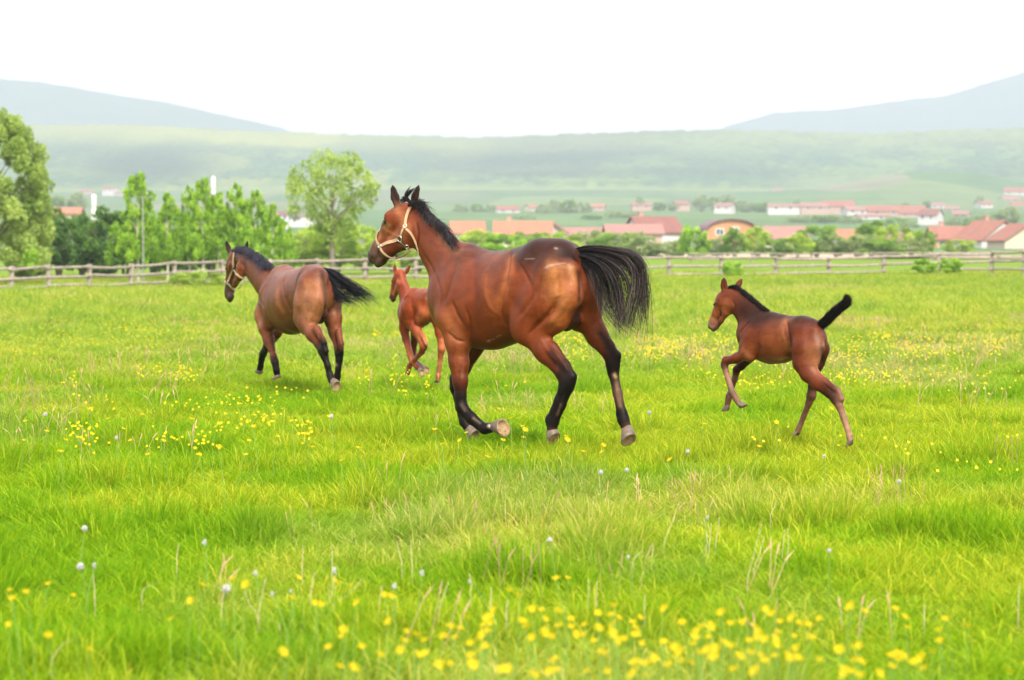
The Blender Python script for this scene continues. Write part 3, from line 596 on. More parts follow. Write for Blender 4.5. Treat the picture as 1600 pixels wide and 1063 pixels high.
def instancer(name, srcs, P, rot, scl, tint, idx, label=None):
    cl = bpy.data.collections.new(name + '_pieces')
    for i, (V, F, c) in enumerate(srcs):
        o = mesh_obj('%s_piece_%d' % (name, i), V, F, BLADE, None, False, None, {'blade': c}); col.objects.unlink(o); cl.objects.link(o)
    me = bpy.data.meshes.new(name); me.vertices.add(len(P)); me.vertices.foreach_set('co', np.asarray(P, np.float32).ravel())
    for nm, ty, d in (('rot', 'FLOAT_VECTOR', rot), ('scl', 'FLOAT_VECTOR', scl), ('tint', 'FLOAT_VECTOR', tint)):
        a = me.attributes.new(nm, ty, 'POINT'); a.data.foreach_set('vector', np.asarray(d, np.float32).ravel())
    a = me.attributes.new('idx', 'INT', 'POINT'); a.data.foreach_set('value', np.asarray(idx, np.int32))
    o = bpy.data.objects.new(name, me); col.objects.link(o)
    ng = bpy.data.node_groups.new(name + '_nodes', 'GeometryNodeTree')
    ng.interface.new_socket('Geometry', in_out='INPUT', socket_type='NodeSocketGeometry'); ng.interface.new_socket('Geometry', in_out='OUTPUT', socket_type='NodeSocketGeometry')
    N = ng.nodes; gi = N.new('NodeGroupInput'); go = N.new('NodeGroupOutput'); ci = N.new('GeometryNodeCollectionInfo'); ci.inputs['Collection'].default_value = cl
    ci.inputs['Separate Children'].default_value = True; ci.inputs['Reset Children'].default_value = True
    ip = N.new('GeometryNodeInstanceOnPoints'); ip.inputs['Pick Instance'].default_value = True
    def na(nm, ty): x = N.new('GeometryNodeInputNamedAttribute'); x.data_type = ty; x.inputs[0].default_value = nm; return x.outputs[0]
    e2r = N.new('FunctionNodeEulerToRotation'); L = ng.links.new
    L(gi.outputs[0], ip.inputs['Points']); L(ci.outputs[0], ip.inputs['Instance']); L(na('idx', 'INT'), ip.inputs['Instance Index'])
    L(na('rot', 'FLOAT_VECTOR'), e2r.inputs[0]); L(e2r.outputs[0], ip.inputs['Rotation']); L(na('scl', 'FLOAT_VECTOR'), ip.inputs['Scale']); L(ip.outputs[0], go.inputs[0])
    md = o.modifiers.new('scatter', 'NODES'); md.node_group = ng
    tag(o, label, kind='stuff'); return o

def scatter(y0, y1, dens, margin=1.22, pad=2.2):
    n = int(((y1 ** 2 - y0 ** 2) / 2 * (W0 / F0) * margin + 2 * pad * (y1 - y0)) * dens)
    y = np.sqrt(rng.uniform(y0 ** 2, y1 ** 2, n)); x = rng.uniform(-.5, .5, n) * (y * W0 / F0 * margin + 2 * pad)
    return x, y
GREEN_A, GREEN_B, GREEN_C, STRAWY = np.array((.135, .275, .004)), np.array((.185, .315, .006)), np.array((.255, .34, .014)), np.array((.36, .34, .13))
def tints(x, y):
    a = fbm(x / 1.1, y / 1.6, 4, 61); b = fbm(x / 4.5, y / 8, 3, 71); c = vnoise(x / .22, y / .35, 81)
    t = np.clip((a - .47) * 3.0 + (b - .47) * 2.2 + (c - .5) * .7 + .5 + rng.normal(0, .2, len(x)), 0, 1)[:, None]
    col_ = np.where(t < .5, GREEN_A + (GREEN_B - GREEN_A) * t * 2, GREEN_B + (GREEN_C - GREEN_B) * (t * 2 - 1))
    s_ = (sstep(.52, .72, fbm(x / 2.6, y / 5, 3, 91)) * .55 * rng.uniform(.2, 1, len(x)) * (1 + .35 * sstep(22, 34, y)) + .22 * sstep(24, 40, y))[:, None]
    return col_ * (1 - s_) + STRAWY * s_, t[:, 0], s_[:, 0]
srcs = [tuft(100 + i, 24, .20, .07, .0026, .55) for i in range(4)] + [tuft(110 + i, 18, .27, .06, .0024, .35) for i in range(2)] + [tuft(120 + i, 26, .12, .10, .0034, .9) for i in range(2)]
zones = [(6.4, 13.0, 300, 1.0), (13, 20, 190, 1.1), (20, 32, 95, 1.35), (32, 60, 36, 2.0), (60, 150, 9, 3.6)]
for zi, (y0, y1, dn, sc_) in enumerate(zones):
    x, y = scatter(y0, y1, dn); tc, t, s_ = tints(x, y); n = len(x)
    lush = sstep(.46, .72, fbm(x / .45 + 7, y / .8, 4, 77)); hh = (.44 + .48 * lush) * rng.uniform(.75, 1.2, n)
    idx = np.where(rng.random(n) < .22 + .35 * lush, rng.integers(4, 6, n), np.where(rng.random(n) < .3, rng.integers(6, 8, n), rng.integers(0, 4, n)))
    P = np.stack([x, y, ground_z(x, y) - .012], 1); vs = 1 + (sc_ - 1) * .25; hh = hh * (1 - .28 * sstep(19, 24, y) * (1 - sstep(40, 60, y))); hh = hh * (1 - .25 * (y < 10.5) * (x > -1.2))
    rot = np.stack([rng.normal(0, .12, n), rng.normal(0, .12, n), rng.uniform(0, 6.28, n)], 1); scl = np.stack([sc_ * np.ones(n), sc_ * np.ones(n), vs * hh], 1)
    tc = tc * (1 - .14 * lush[:, None] * np.array([1, .6, .5]))
    instancer('grass', srcs, P, rot, scl, tc, idx)
# flowering grass stalks with pinkish heads, too many to count
def stalks(seed, n, h):
    g_ = np.random.default_rng(seed); V, F, c = [], [], []
    for i in range(n):
        x, y = g_.normal(0, .05, 2); lx, ly = g_.normal(0, .04, 2); hh = h * g_.uniform(.7, 1.1); k = len(V); w = .0012
        for z, ww in ((0, 1), (.78, .8), (.80, 2.2), (.92, 1.9), (1, .4)):
            V += [(x + lx * z * z - w * ww, y + ly * z * z, hh * z), (x + lx * z * z + w * ww, y + ly * z * z, hh * z)]; c += [(.9, z, 0)] * 2
        F += [(k + 2 * j, k + 2 * j + 1, k + 2 * j + 3, k + 2 * j + 2) for j in range(4)]
    return V, F, c
x, y = scatter(8.6, 55, 2.6); k = fbm(x / 2.2, y / 4.5, 3, 91) + rng.normal(0, .09, len(x)) > .53; x, y = x[k], y[k]; n = len(x)
instancer('flowering_grass_stalks', [stalks(200 + i, 4, .27) for i in range(4)], np.stack([x, y, ground_z(x, y)], 1), np.stack([rng.normal(0, .1, n), rng.normal(0, .1, n), rng.uniform(0, 6.28, n)], 1),
          np.stack([1 + y / 40, 1 + y / 40, rng.uniform(.7, 1.15, n)], 1), np.array((.26, .21, .09)) * rng.uniform(.7, 1.3, (n, 1)), rng.integers(0, 4, n))
# ================================================================ flowers
BUT = Mat('buttercup_petal', .45, .12).base((.50, .37, .0008)); BUT.m.node_tree.nodes['Principled BSDF'].inputs['Coat Weight'].default_value = .0; 
_b = BUT; _t = _b.n('ShaderNodeBsdfTranslucent'); _t.inputs[0].default_value = (.6, .44, .001, 1); _x = _b.n('ShaderNodeMixShader'); _x.inputs[0].default_value = .35
_b.l(_b.b.outputs[0], _x.inputs[1]); _b.l(_t.outputs[0], _x.inputs[2]); _b.l(_x.outputs[0], _b.t.nodes['Material Output'].inputs[0]); BUT = BUT.m
STEMM = simple_mat('flower_stem', (.16, .27, .04), (.11, .2, .03), 20)
CENT = simple_mat('buttercup_centre', (.62, .42, .01), (.5, .4, .02), 90)
def buttercup_mesh(seed, h=.24, r=.0116):
    g_ = random.Random(seed); V, F, mi = [], [], []; lx, ly = g_.uniform(-.04, .04), g_.uniform(-.04, .04)
    for i in range(5):
        t = i / 4; x, y, z = lx * t * t, ly * t * t, h * t
        for j in range(3): V.append((x + .0013 * math.cos(j * 2.094), y + .0013 * math.sin(j * 2.094), z))
    for i in range(4):
        for j in range(3): F.append((i * 3 + j, i * 3 + (j + 1) % 3, i * 3 + 3 + (j + 1) % 3, i * 3 + 3 + j)); mi.append(1)
    tx, ty = g_.uniform(-.5, .5), g_.uniform(.15, .95)
    def T(a, rr, z): x, y = rr * math.cos(a), rr * math.sin(a); return (lx + x, ly + y, h + z + x * tx + y * ty)
    for p in range(5):
        a0 = p * 1.2566; k = len(V)
        V += [T(a0, r * .12, 0), T(a0 - .42, r * .6, r * .22), T(a0 + .42, r * .6, r * .22), T(a0 - .52, r, r * .62), T(a0, r * 1.12, r * .60), T(a0 + .52, r, r * .62)]
        F += [(k, k + 1, k + 2), (k + 1, k + 3, k + 4), (k + 1, k + 4, k + 2), (k + 2, k + 4, k + 5)]; mi += [0] * 4
    k = len(V)
    for j in range(6): V.append(T(j * 1.047, r * .28, r * .12))
    V.append(T(0, 0, r * .36)); F += [(k + j, k + (j + 1) % 6, k + 6) for j in range(6)]; mi += [2] * 6
    return V, F, mi
bms = []
for i in range(6):
    V, F, mi = buttercup_mesh(i, .30 + .018 * i); o = mesh_obj('buttercup', V, F, [BUT, STEMM, CENT], None, False, mi); bms.append((o.data, .30 + .018 * i)); bpy.data.objects.remove(o)
def on_ground(u, v, h):
    """foot of a plant whose head (h above ground) is seen at (u, v)"""
    D = (1.5 - h) * F0 / max(v - 404, 8)
    for _ in range(4): x = (u - 800) / F0 * D; D = (1.5 - h - float(ground_z(x, D))) * F0 / (v - 404)
    return (u - 800) / F0 * D, D
def buttercup(u, v, label, group, big=1.):
    me, h = random.choice(bms); s_ = random.uniform(.9, 1.2); x, y = on_ground(u, v, h * s_)
    o = bpy.data.objects.new('buttercup', me); col.objects.link(o); o.location = (x, y, float(ground_z(x, y))); o.rotation_euler = (0, 0, random.uniform(-.8, .8)); o.scale = (s_ * big, s_ * big, s_)
    tag(o, label, 'flower', group); return o
c4 = "105,294 113,272 55,290 76,317 237,304 611,283 733,261 748,279 580,330 888,322 948,252 948,340 1012,270 996,334 1095,334 1219,308 1243,312 1585,287 36,402 183,431 255,487 528,388 887,495 1060,477 1092,420 1075,440 1195,395 1227,426 1284,440 1223,455 1249,468 1172,472 1207,490 1155,507 1249,503 1286,495 1131,538 1070,526 1342,440 1340,456 1374,534 1425,401 1452,385 1460,408 1479,422 1483,440 1515,376 1508,383 1535,406 1552,398 1585,396 1558,358 1515,465 1538,467 1510,485 1474,478 1446,500 1510,502 1432,530 1418,518 1480,536 1550,545 1592,546 1440,447"
c5 = "10,315 168,257 68,355 88,356 138,353 72,395 59,414 107,433 80,448 118,447 142,443 125,384 148,385 152,410 180,409 218,420 206,452 222,438 240,440 249,405 234,495 98,526 168,511 166,540 137,556 10,547 80,558 110,560 280,365 292,366 320,345 334,346 319,383 350,395 354,369 294,403 300,414 372,416 330,436 320,436 371,448 392,449 312,457 300,490 362,530 394,530 350,560 414,431 422,378 461,353 428,462 453,460 424,512 444,514 443,533 424,553 270,556 240,556 497,495 510,459 519,534 538,478 549,531 562,512 583,397 594,410 597,422 600,440 584,440 607,460 623,467 627,413 650,400 676,402 672,368 600,485 605,495 575,500 640,508 655,510 661,481 693,452 703,462 704,501 705,553 738,553 719,407 758,390 746,442 785,423 742,503 758,520 785,485 815,495 790,500 818,355 831,365 853,370 856,383 856,397 880,393 900,406 812,452 831,430 838,450 839,468 863,440 875,515 852,520 895,449 880,492 903,479 890,497 919,508 943,507 962,506 989,539 1020,560 1037,347 1058,342 1063,363 1001,386 1044,479 1053,488 1108,473 1093,515 1076,542 1120,517 1161,503 1172,519 1189,541 1188,357 1240,414 1253,376 1254,500 1255,515 1250,495 1310,525 1323,494 1386,457 1398,387 1430,411 1350,424 1140,560 1165,562 1320,545 1578,540 1565,560"
near = [(x / 2, 780 + y / 2) for x, y in (map(float, p.split(',')) for p in c4.split())] + [(800 + x / 2, 780 + y / 2) for x, y in (map(float, p.split(',')) for p in c5.split())]
ORD = ['first', 'second', 'third', 'fourth', 'fifth', 'sixth', 'seventh', 'eighth', 'ninth', 'tenth', 'eleventh', 'twelfth', 'thirteenth', 'fourteenth', 'fifteenth', 'sixteenth', 'seventeenth', 'eighteenth']
def sown(pts, cells, row_of, group_of, big=1.):
    """cells: (u0, u1, landmark); each flower is named by landmark, row and its place along the row"""
    bins = {}
    for u, v in pts:
        c = next((i for i, (a, b, _) in enumerate(cells) if a <= u < b), len(cells) - 1); bins.setdefault((c, row_of(v)), []).append((u, v))
    for (c, rw), L in bins.items():
        for i, (u, v) in enumerate(sorted(L)):
            buttercup(u, v, '%s buttercup from the left, %s, %s' % (ORD[min(i, 17)], rw, cells[c][2]), group_of(u, v), big)
near = list(dict.fromkeys((round(u, 1), round(v, 1)) for u, v in near))
sown(near, [(0, 70, 'by the left edge'), (70, 260, 'left grass beyond the curved dry blade'), (260, 520, 'near the broad dandelion clock'), (520, 600, 'below the small foal'), (600, 680, 'below the big horse chest'), (680, 740, 'below the big horse forelegs'), (740, 800, 'below the big horse belly'),
             (800, 850, 'below the near hind leg'), (850, 900, 'below the big horse rump'), (900, 960, 'below the tail root'), (960, 1020, 'below the tail tip'), (1020, 1090, 'below open grass right of the tail'), (1090, 1140, 'below the bay foal muzzle'), (1140, 1200, 'below the bay foal forelegs'),
             (1200, 1260, 'below the bay foal belly'), (1260, 1340, 'below the bay foal hind legs'), (1340, 1440, 'below grass right of the foal'), (1440, 1601, 'by the right edge')],
     lambda v: 'frontmost row' if v > 1035 else ('near row' if v > 1000 else ('middle row' if v > 965 else ('back row' if v > 935 else 'high row'))),
     lambda u, v: 'buttercups of the dense near patch' if v > 950 and u > 520 else ('scattered buttercups in the near left grass' if u < 520 else 'scattered buttercups behind the near patch'))
mid_ = [(460, 660), (478, 664), (390, 650), (402, 668), (372, 690), (300, 655), (250, 664), (262, 690), (228, 648), (180, 672), (160, 655), (130, 684), (110, 668), (88, 690), (66, 676), (45, 660), (30, 690), (350, 700), (425, 684), (440, 640), (385, 632), (378, 628), (520, 652), (565, 700), (330, 668), (205, 690), (145, 640), (60, 640), (100, 706), (240, 712), (320, 712), (395, 712), (480, 700), (536, 722),
        (785, 640), (800, 655), (820, 668), (823, 674), (822, 684), (736, 678), (769, 690), (691, 672), (695, 696), (712, 690), (748, 716), (912, 706), (934, 708), (884, 682), (890, 690), (945, 698), (888, 909), (760, 610), (784, 604), (830, 598), (1095, 664), (1150, 600), (1220, 605), (1214, 662), (1302, 640), (1110, 560), (1446, 578), (1480, 640), (1040, 720), (1350, 560), (1180, 700), (1400, 650), (1550, 600)]
sown(mid_, [(0, 120, 'far left grass'), (120, 240, 'left of the left horse'), (240, 350, 'in front of the left horse'), (350, 440, 'below the left horse chest'), (440, 600, 'below the left horse hind legs'), (600, 760, 'by the big horse forelegs'), (760, 840, 'between its fore and hind legs'),
            (840, 960, 'by the big horse hind hooves'), (960, 1160, 'between big horse and bay foal'), (1160, 1300, 'under the bay foal'), (1300, 1601, 'right of the bay foal')],
     lambda v: 'small, farthest row' if v < 600 else ('small, far row' if v < 645 else ('small, middle row' if v < 680 else ('small, near row' if v < 800 else 'small, nearest row'))), lambda u, v: 'buttercups around the horses', 1.3)
# the yellow bands far off: uncountable heads, one object
V, F = [], []
g_ = np.random.default_rng(9)
def heads(n, u0, u1, v0, v1, r=.0095):
    for _ in range(n):
        u = g_.normal((u0 + u1) / 2, (u1 - u0) / 3.4); v = g_.normal((v0 + v1) / 2, (v1 - v0) / 2.6); h = g_.uniform(.2, .3)
        D = (1.5 - h) * F0 / (v - 404); x = (u - 800) / F0 * D; z = float(ground_z(x, D)) + h; k = len(V); rr = r * g_.uniform(.8, 1.4)
        V.extend([(x, D, z)] + [(x + rr * math.cos(a), D + .5 * rr * math.sin(a), z + rr * .85 * math.sin(a)) for a in (0, 1.257, 2.513, 3.77, 5.03)]); F.extend([(k, k + 1 + (j + 1) % 5, k + 1 + j) for j in range(5)])
for (n, u0, u1, v0, v1) in [(420, 1000, 1600, 518, 552), (220, 1080, 1600, 495, 520), (260, 1320, 1600, 520, 545), (180, 1000, 1150, 530, 556), (200, 860, 1060, 528, 560), (110, 0, 330, 512, 526), (150, 0, 330, 498, 545), (60, 200, 360, 572, 590), (60, 280, 420, 470, 500), (120, 560, 680, 520, 600), (40, 360, 500, 650, 680), (70, 60, 360, 660, 700), (240, 1050, 1600, 560, 600), (240, 0, 1600, 440, 500), (60, 0, 600, 590, 640), (60, 0, 1600, 610, 740)]:
    for _ in range(max(1, n // 9)):
        cu, cv = g_.uniform(u0, u1), g_.uniform(v0, v1); w = (u1 - u0) * .07
        q = 4 + (cv - 440) * .035; heads(9, cu - w, cu + w, cv - q, cv + q)
tag(mesh_obj('far_buttercups', V, F, BUT), None, kind='stuff')

# dandelion clocks ---------------------------------------------------------------
FLUFF = Mat('dandelion_fluff', .9, .1).base((.46, .45, .42)).m; CORE = simple_mat('dandelion_core', (.35, .28, .2), (.2, .16, .1), 60)
def dandelion(u, v, r, label, part=1.):
    r = r * .76; h = random.uniform(.22, .28); x, y = on_ground(u, v, h); z0 = float(ground_z(x, y)); g_ = np.random.default_rng(int(u * 7 + v))
    t = empty('dandelion_clock', (x, y, z0)); tag(t, label, 'dandelion', 'dandelion clocks in the grass')
    V, F = [], []; lean = g_.normal(0, .03, 2)
    for i in range(5):
        q = i / 4
        for j in range(4): V.append((lean[0] * (q * q - 1) + .002 * math.cos(j * 1.57), lean[1] * (q * q - 1) + .002 * math.sin(j * 1.57), h * q))
    for i in range(4):
        for j in range(4): F.append((i * 4 + j, i * 4 + (j + 1) % 4, i * 4 + 4 + (j + 1) % 4, i * 4 + 4 + j))
    mesh_obj('stem', V, F, STEMM, t)
    V, F = [], []
    for i in range(int(230 * part)):
        d = g_.normal(0, 1, 3); d /= np.linalg.norm(d)
        if part < 1 and d[0] > .2: continue
        c = d * r * .86; a = np.cross(d, (.3, .5, .8)); a /= np.linalg.norm(a); b = np.cross(d, a); k = len(V); w = r * .022
        V += [tuple(a * w), tuple(-a * w), tuple(c - a * w), tuple(c + a * w)]; F.append((k, k + 1, k + 2, k + 3)); k += 4
        V.append(tuple(c)); V += [tuple(d * r * g_.uniform(.95, 1.05) + (a * math.cos(s_) + b * math.sin(s_)) * r * .24) for s_ in np.arange(6) * 1.047]
        F += [(k, k + 1 + j, k + 1 + (j + 1) % 6) for j in range(0, 6, 2)]
    V = [(p[0], p[1], p[2] + h) for p in V]; mesh_obj('seed_head', V, F, FLUFF, t)
    bm = bmesh.new(); bmesh.ops.create_icosphere(bm, subdivisions=1, radius=r * .2, matrix=Matrix.Translation((0, 0, h))); me = bpy.data.meshes.new('core'); bm.to_mesh(me); bm.free(); me.materials.append(CORE)
    o = bpy.data.objects.new('core', me); col.objects.link(o); o.parent = t
for u, v, r, lb, pt in [(123, 887, .021, 'large round white dandelion clock in the near left grass', 1), (146, 885, .015, 'greyish dandelion clock close beside the large round one', .6), (130, 827, .018, 'white dandelion clock on a tall stem above the large round one', 1), (319, 849, .018, 'half blown dandelion clock alone between the left tufts', .6),
        (352, 922, .021, 'broad dandelion clock next to three buttercups and dry stems', 1), (399, 897, .015, 'small dandelion clock just above the bent dry stem', .6), (523, 893, .017, 'half blown dandelion clock right of the lone yellow buttercup', .6), (617, 918, .017, 'pale dandelion clock above two close buttercups', .6), (660, 897, .016, 'pale half blown dandelion clock beside a thin dry stalk', .6),
        (425, 930, .012, 'tiny dandelion clock low among dry stems', .6), (454, 926, .009, 'tiniest dandelion clock right of the dry stems', .6), (859, 845, .015, 'lone white dandelion clock below the gap under the big horse', 1), (939, 739, .019, 'round dandelion clock below the far hind hoof of the big horse', 1), (980, 735, .017, 'dandelion clock right of the one below the hind hoof', 1),
        (1297, 862, .012, 'small white dandelion clock below the bay foal', 1), (517, 651, .024, 'dandelion clock below the hind hooves of the left horse', 1), (1289, 714, .018, 'dandelion clock just left of the bay foal hind hoof', .6), (1406, 753, .016, 'dandelion clock in the right hand grass beyond the foal', 1), (1075, 706, .018, 'dandelion clock in open grass between horse and foal', 1), (1015, 645, .022, 'dandelion clock right of the big horse hind leg', 1),
        (182, 684, .022, 'dandelion clock near the left cluster of buttercups', .6), (70, 648, .022, 'dandelion clock far on the left', 1), (735, 910, .012, 'small dandelion remnant left of the near buttercup patch', .6), (983, 872, .012, 'tiny dandelion clock on dry stalk in near right grass', .6), (1107, 810, .012, 'pale dandelion remnant on twin dry stalks', .6)]:
    dandelion(u, v, r, lb, pt)

# dry bleached stalks ---------------------------------------------------------------
DRY = simple_mat('dry_straw', (.42, .34, .19), (.30, .24, .12), 30, .8, .2)
def stalk(pts, w, label):
    """pixels from foot to tip; the stalk stands on the ground at its foot"""
    u, v = pts[0]; D = 1.5 * F0 / (v - 404) * .93; base = at(u, v, D); P = np.array([at(a, b, D + .03 * i) for i, (a, b) in enumerate(pts)]); g = base.copy(); g[2] = float(ground_z(g[0], g[1])); P = np.vstack([g, P]) if base[2] > g[2] + .01 else P
    o_ = P[0].copy(); P = catmull(P - o_, 10); V, F = [], []
    for i, p in enumerate(P):
        r = w * (1 - .5 * i / 9)
        for j in range(5): V.append((p[0] + r * math.cos(j * 1.257), p[1] + r * math.sin(j * 1.257), p[2]))
    F = [(i * 5 + j, i * 5 + (j + 1) % 5, i * 5 + 5 + (j + 1) % 5, i * 5 + 5 + j) for i in range(9) for j in range(5)] + [(45, 46, 47, 48, 49)]
    o = mesh_obj('dry_stalk', V, F, DRY, None, True); o.location = o_; tag(o, label, 'dry stalk', 'bleached dry stalks in the grass')
S = [([(1103, 861), (1105, 840), (1099, 808)], 'left stalk of the upright pair of dry stalks near the right hand grass'), ([(1118, 851), (1122, 830), (1124, 808)], 'right stalk of the upright pair of dry stalks'), ([(1108, 854), (1110, 838), (1111, 818)], 'short dry stalk inside the upright pair'),
     ([(1168, 905), (1180, 860), (1190, 818)], 'tallest leaning dry stalk in the right half'), ([(1178, 890), (1188, 862), (1194, 838)], 'dry stalk leaning beside the tallest one'), ([(1222, 872), (1224, 850), (1226, 828)], 'pale dry stalk left of a close pair in the right grass'), ([(1230, 876), (1232, 850), (1231, 826)], 'pale dry stalk right of a close pair in the right grass'),
     ([(1018, 874), (1020, 860), (1020, 852)], 'short dry stalk carrying a pale seed'), ([(989, 878), (996, 868), (1003, 861)], 'low dry stalk leaning right'), ([(1038, 848), (1046, 828), (1054, 806)], 'slanting dry stalk left of centre right'), ([(1182, 788), (1184, 775), (1186, 766)], 'short thick dry stub beside lush grass'), ([(1204, 806), (1210, 792), (1214, 782)], 'dry stub leaning right'),
     ([(1007, 962), (1007, 945), (1008, 930)], 'thin dry stalk behind the near buttercup patch'), ([(931, 952), (932, 930), (933, 908)], 'upright dry stalk left behind the near buttercup patch'), ([(919, 940), (920, 924), (920, 905)], 'faint upright dry stalk beside another'), ([(1591, 950), (1592, 930), (1593, 912)], 'dry stalk far right behind the buttercups'), ([(1444, 968), (1444, 955), (1445, 945)], 'short dry stalk between right hand buttercups'),
     ([(402, 960), (390, 945), (382, 920)], 'left part of the forked dry stems beside the broad dandelion'), ([(405, 955), (410, 930), (415, 903)], 'tall thick dry stem rising beside the broad dandelion'), ([(436, 975), (418, 970), (402, 966)], 'dry stem lying bent over the grass'), ([(346, 955), (347, 940), (349, 928)], 'dry stalk right below the broad dandelion'), ([(485, 935), (488, 915), (491, 893)], 'thin dry stalk behind two buttercups'),
     ([(522, 945), (545, 928), (566, 904)], 'long dry stem slanting right in the near left grass'), ([(515, 944), (519, 925), (524, 900)], 'dry stalk below the half blown dandelion'), ([(592, 945), (595, 930), (597, 915)], 'dry stalk left of two close buttercups'), ([(644, 888), (643, 865), (642, 843)], 'thick upright dry stalk near the middle left'), ([(628, 885), (624, 865), (620, 845)], 'dry stalk left of the thick upright one'), ([(276, 880), (277, 865), (279, 850)], 'upright dry stalk left of the half blown dandelion'),
     ([(472, 892), (473, 870), (474, 852)], 'faint upright dry stalk in the left middle grass'), ([(519, 890), (519, 870), (519, 853)], 'thin dry stalk next to another upright one'), ([(685, 958), (694, 930), (700, 910)], 'dry stalk leaning right beside a green tuft'), ([(766, 948), (767, 935), (768, 918)], 'short dry stalk left of the near patch'), ([(791, 972), (791, 955), (793, 938)], 'thick dry stalk at the left end of the near patch'),
     ([(735, 930), (736, 915), (733, 896)], 'dry stalk under the small dandelion remnant'), ([(80, 1036), (95, 1010), (115, 998)], 'curved dry blade arching in the bottom left grass'), ([(222, 926), (235, 914), (252, 910)], 'curved dry blade lying over grass on the left'), ([(148, 938), (147, 915), (145, 890)], 'dry stalk under the greyish dandelion clock'), ([(1160, 640), (1160, 630), (1161, 620)], 'dry stalk near the foal forelegs')]
for p, lb in S: stalk(p, .0023, lb)
# ================================================================ horses
def smin(a, b, k):
    h = np.clip(.5 + .5 * (b - a) / k, 0, 1)
    return b * (1 - h) + a * h - k * h * (1 - h)

class Field:
    def __init__(s, lo, hi, h):
        s.lo = np.array(lo, float); s.h = h
        s.n = np.ceil((np.array(hi) - s.lo) / h).astype(int) + 1
        s.ax = [(s.lo[i] + h * np.arange(s.n[i])).astype(np.float32) for i in range(3)]
        s.D = np.full(tuple(s.n), .5, np.float32); s.G = None
    def box(s, pts, pad):
        a = np.min(pts, 0) - pad; b = np.max(pts, 0) + pad
        i0 = np.clip(np.floor((a - s.lo) / s.h).astype(int), 0, s.n - 1); i1 = np.clip(np.ceil((b - s.lo) / s.h).astype(int) + 1, 1, s.n)
        sl_ = tuple(slice(i0[i], i1[i]) for i in range(3))
        X = s.ax[0][sl_[0]][:, None, None]; Y = s.ax[1][sl_[1]][None, :, None]; Z = s.ax[2][sl_[2]][None, None, :]
        return sl_, X, Y, Z
    def merge(s, sl_, d, k):
        T = s.D if s.G is None else s.G
        T[sl_] = smin(T[sl_], d, k)
        if s.G is not None:
            if s.gb is None: s.gb = [[x.start, x.stop] for x in sl_]
            else:
                for i in range(3): s.gb[i][0] = min(s.gb[i][0], sl_[i].start); s.gb[i][1] = max(s.gb[i][1], sl_[i].stop)
    def begin(s): s.G = np.full_like(s.D, .5); s.gb = None
    def end(s, k):
        G = s.G; s.G = None; sl_ = tuple(slice(*x) for x in s.gb)
        s.D[sl_] = smin(s.D[sl_], G[sl_], k)
    def seg(s, a, b, ra, rb, k, w=None, qa=1., qb=1., carve=False):
        """round cone; across w its radius is multiplied by qa..qb"""
        a = np.asarray(a, float); b = np.asarray(b, float)
        R = max(ra * max(1, qa), rb * max(1, qb)); sl_, X, Y, Z = s.box([a, b], R + .07)
        d = b - a; L2 = max(float(d @ d), 1e-9)
        t = np.clip(((X - a[0]) * d[0] + (Y - a[1]) * d[1] + (Z - a[2]) * d[2]) / L2, 0, 1).astype(np.float32)
        qx = X - a[0] - t * d[0]; qy = Y - a[1] - t * d[1]; qz = Z - a[2] - t * d[2]
        r = ra + (rb - ra) * t
        if w is None: dist = np.sqrt(qx * qx + qy * qy + qz * qz) - r
        else:
            q = qa + (qb - qa) * t
            m = qx * w[0] + qy * w[1] + qz * w[2]
            rest = np.maximum(qx * qx + qy * qy + qz * qz - m * m, 0)
            dist = (np.sqrt(rest + (m / q) ** 2) - r) * np.minimum(q, 1)
        if carve:
            T = s.D; T[sl_] = -smin(-T[sl_], dist.astype(np.float32), k)
        else: s.merge(sl_, dist.astype(np.float32), k)
    def mesh(s):
        g = openvdb.FloatGrid(.5); g.copyFromArray(s.D)
        p, q = g.convertToQuads(isovalue=0.0)
        return np.array(p, float) * s.h + s.lo, np.array(q, np.int32)

def seg_dist(P, a, b, ra, rb, w=None, qa=1, qb=1):
    d = b - a; L2 = max(float(d @ d), 1e-9)
    t = np.clip(((P - a) @ d) / L2, 0, 1); q = P - a - t[:, None] * d
    r = ra + (rb - ra) * t
    if w is None: return np.linalg.norm(q, axis=1) - r, t
    qq = qa + (qb - qa) * t; m = q @ w; rest = np.maximum((q * q).sum(1) - m * m, 0)
    return (np.sqrt(rest + (m / qq) ** 2) - r) * np.minimum(qq, 1), t

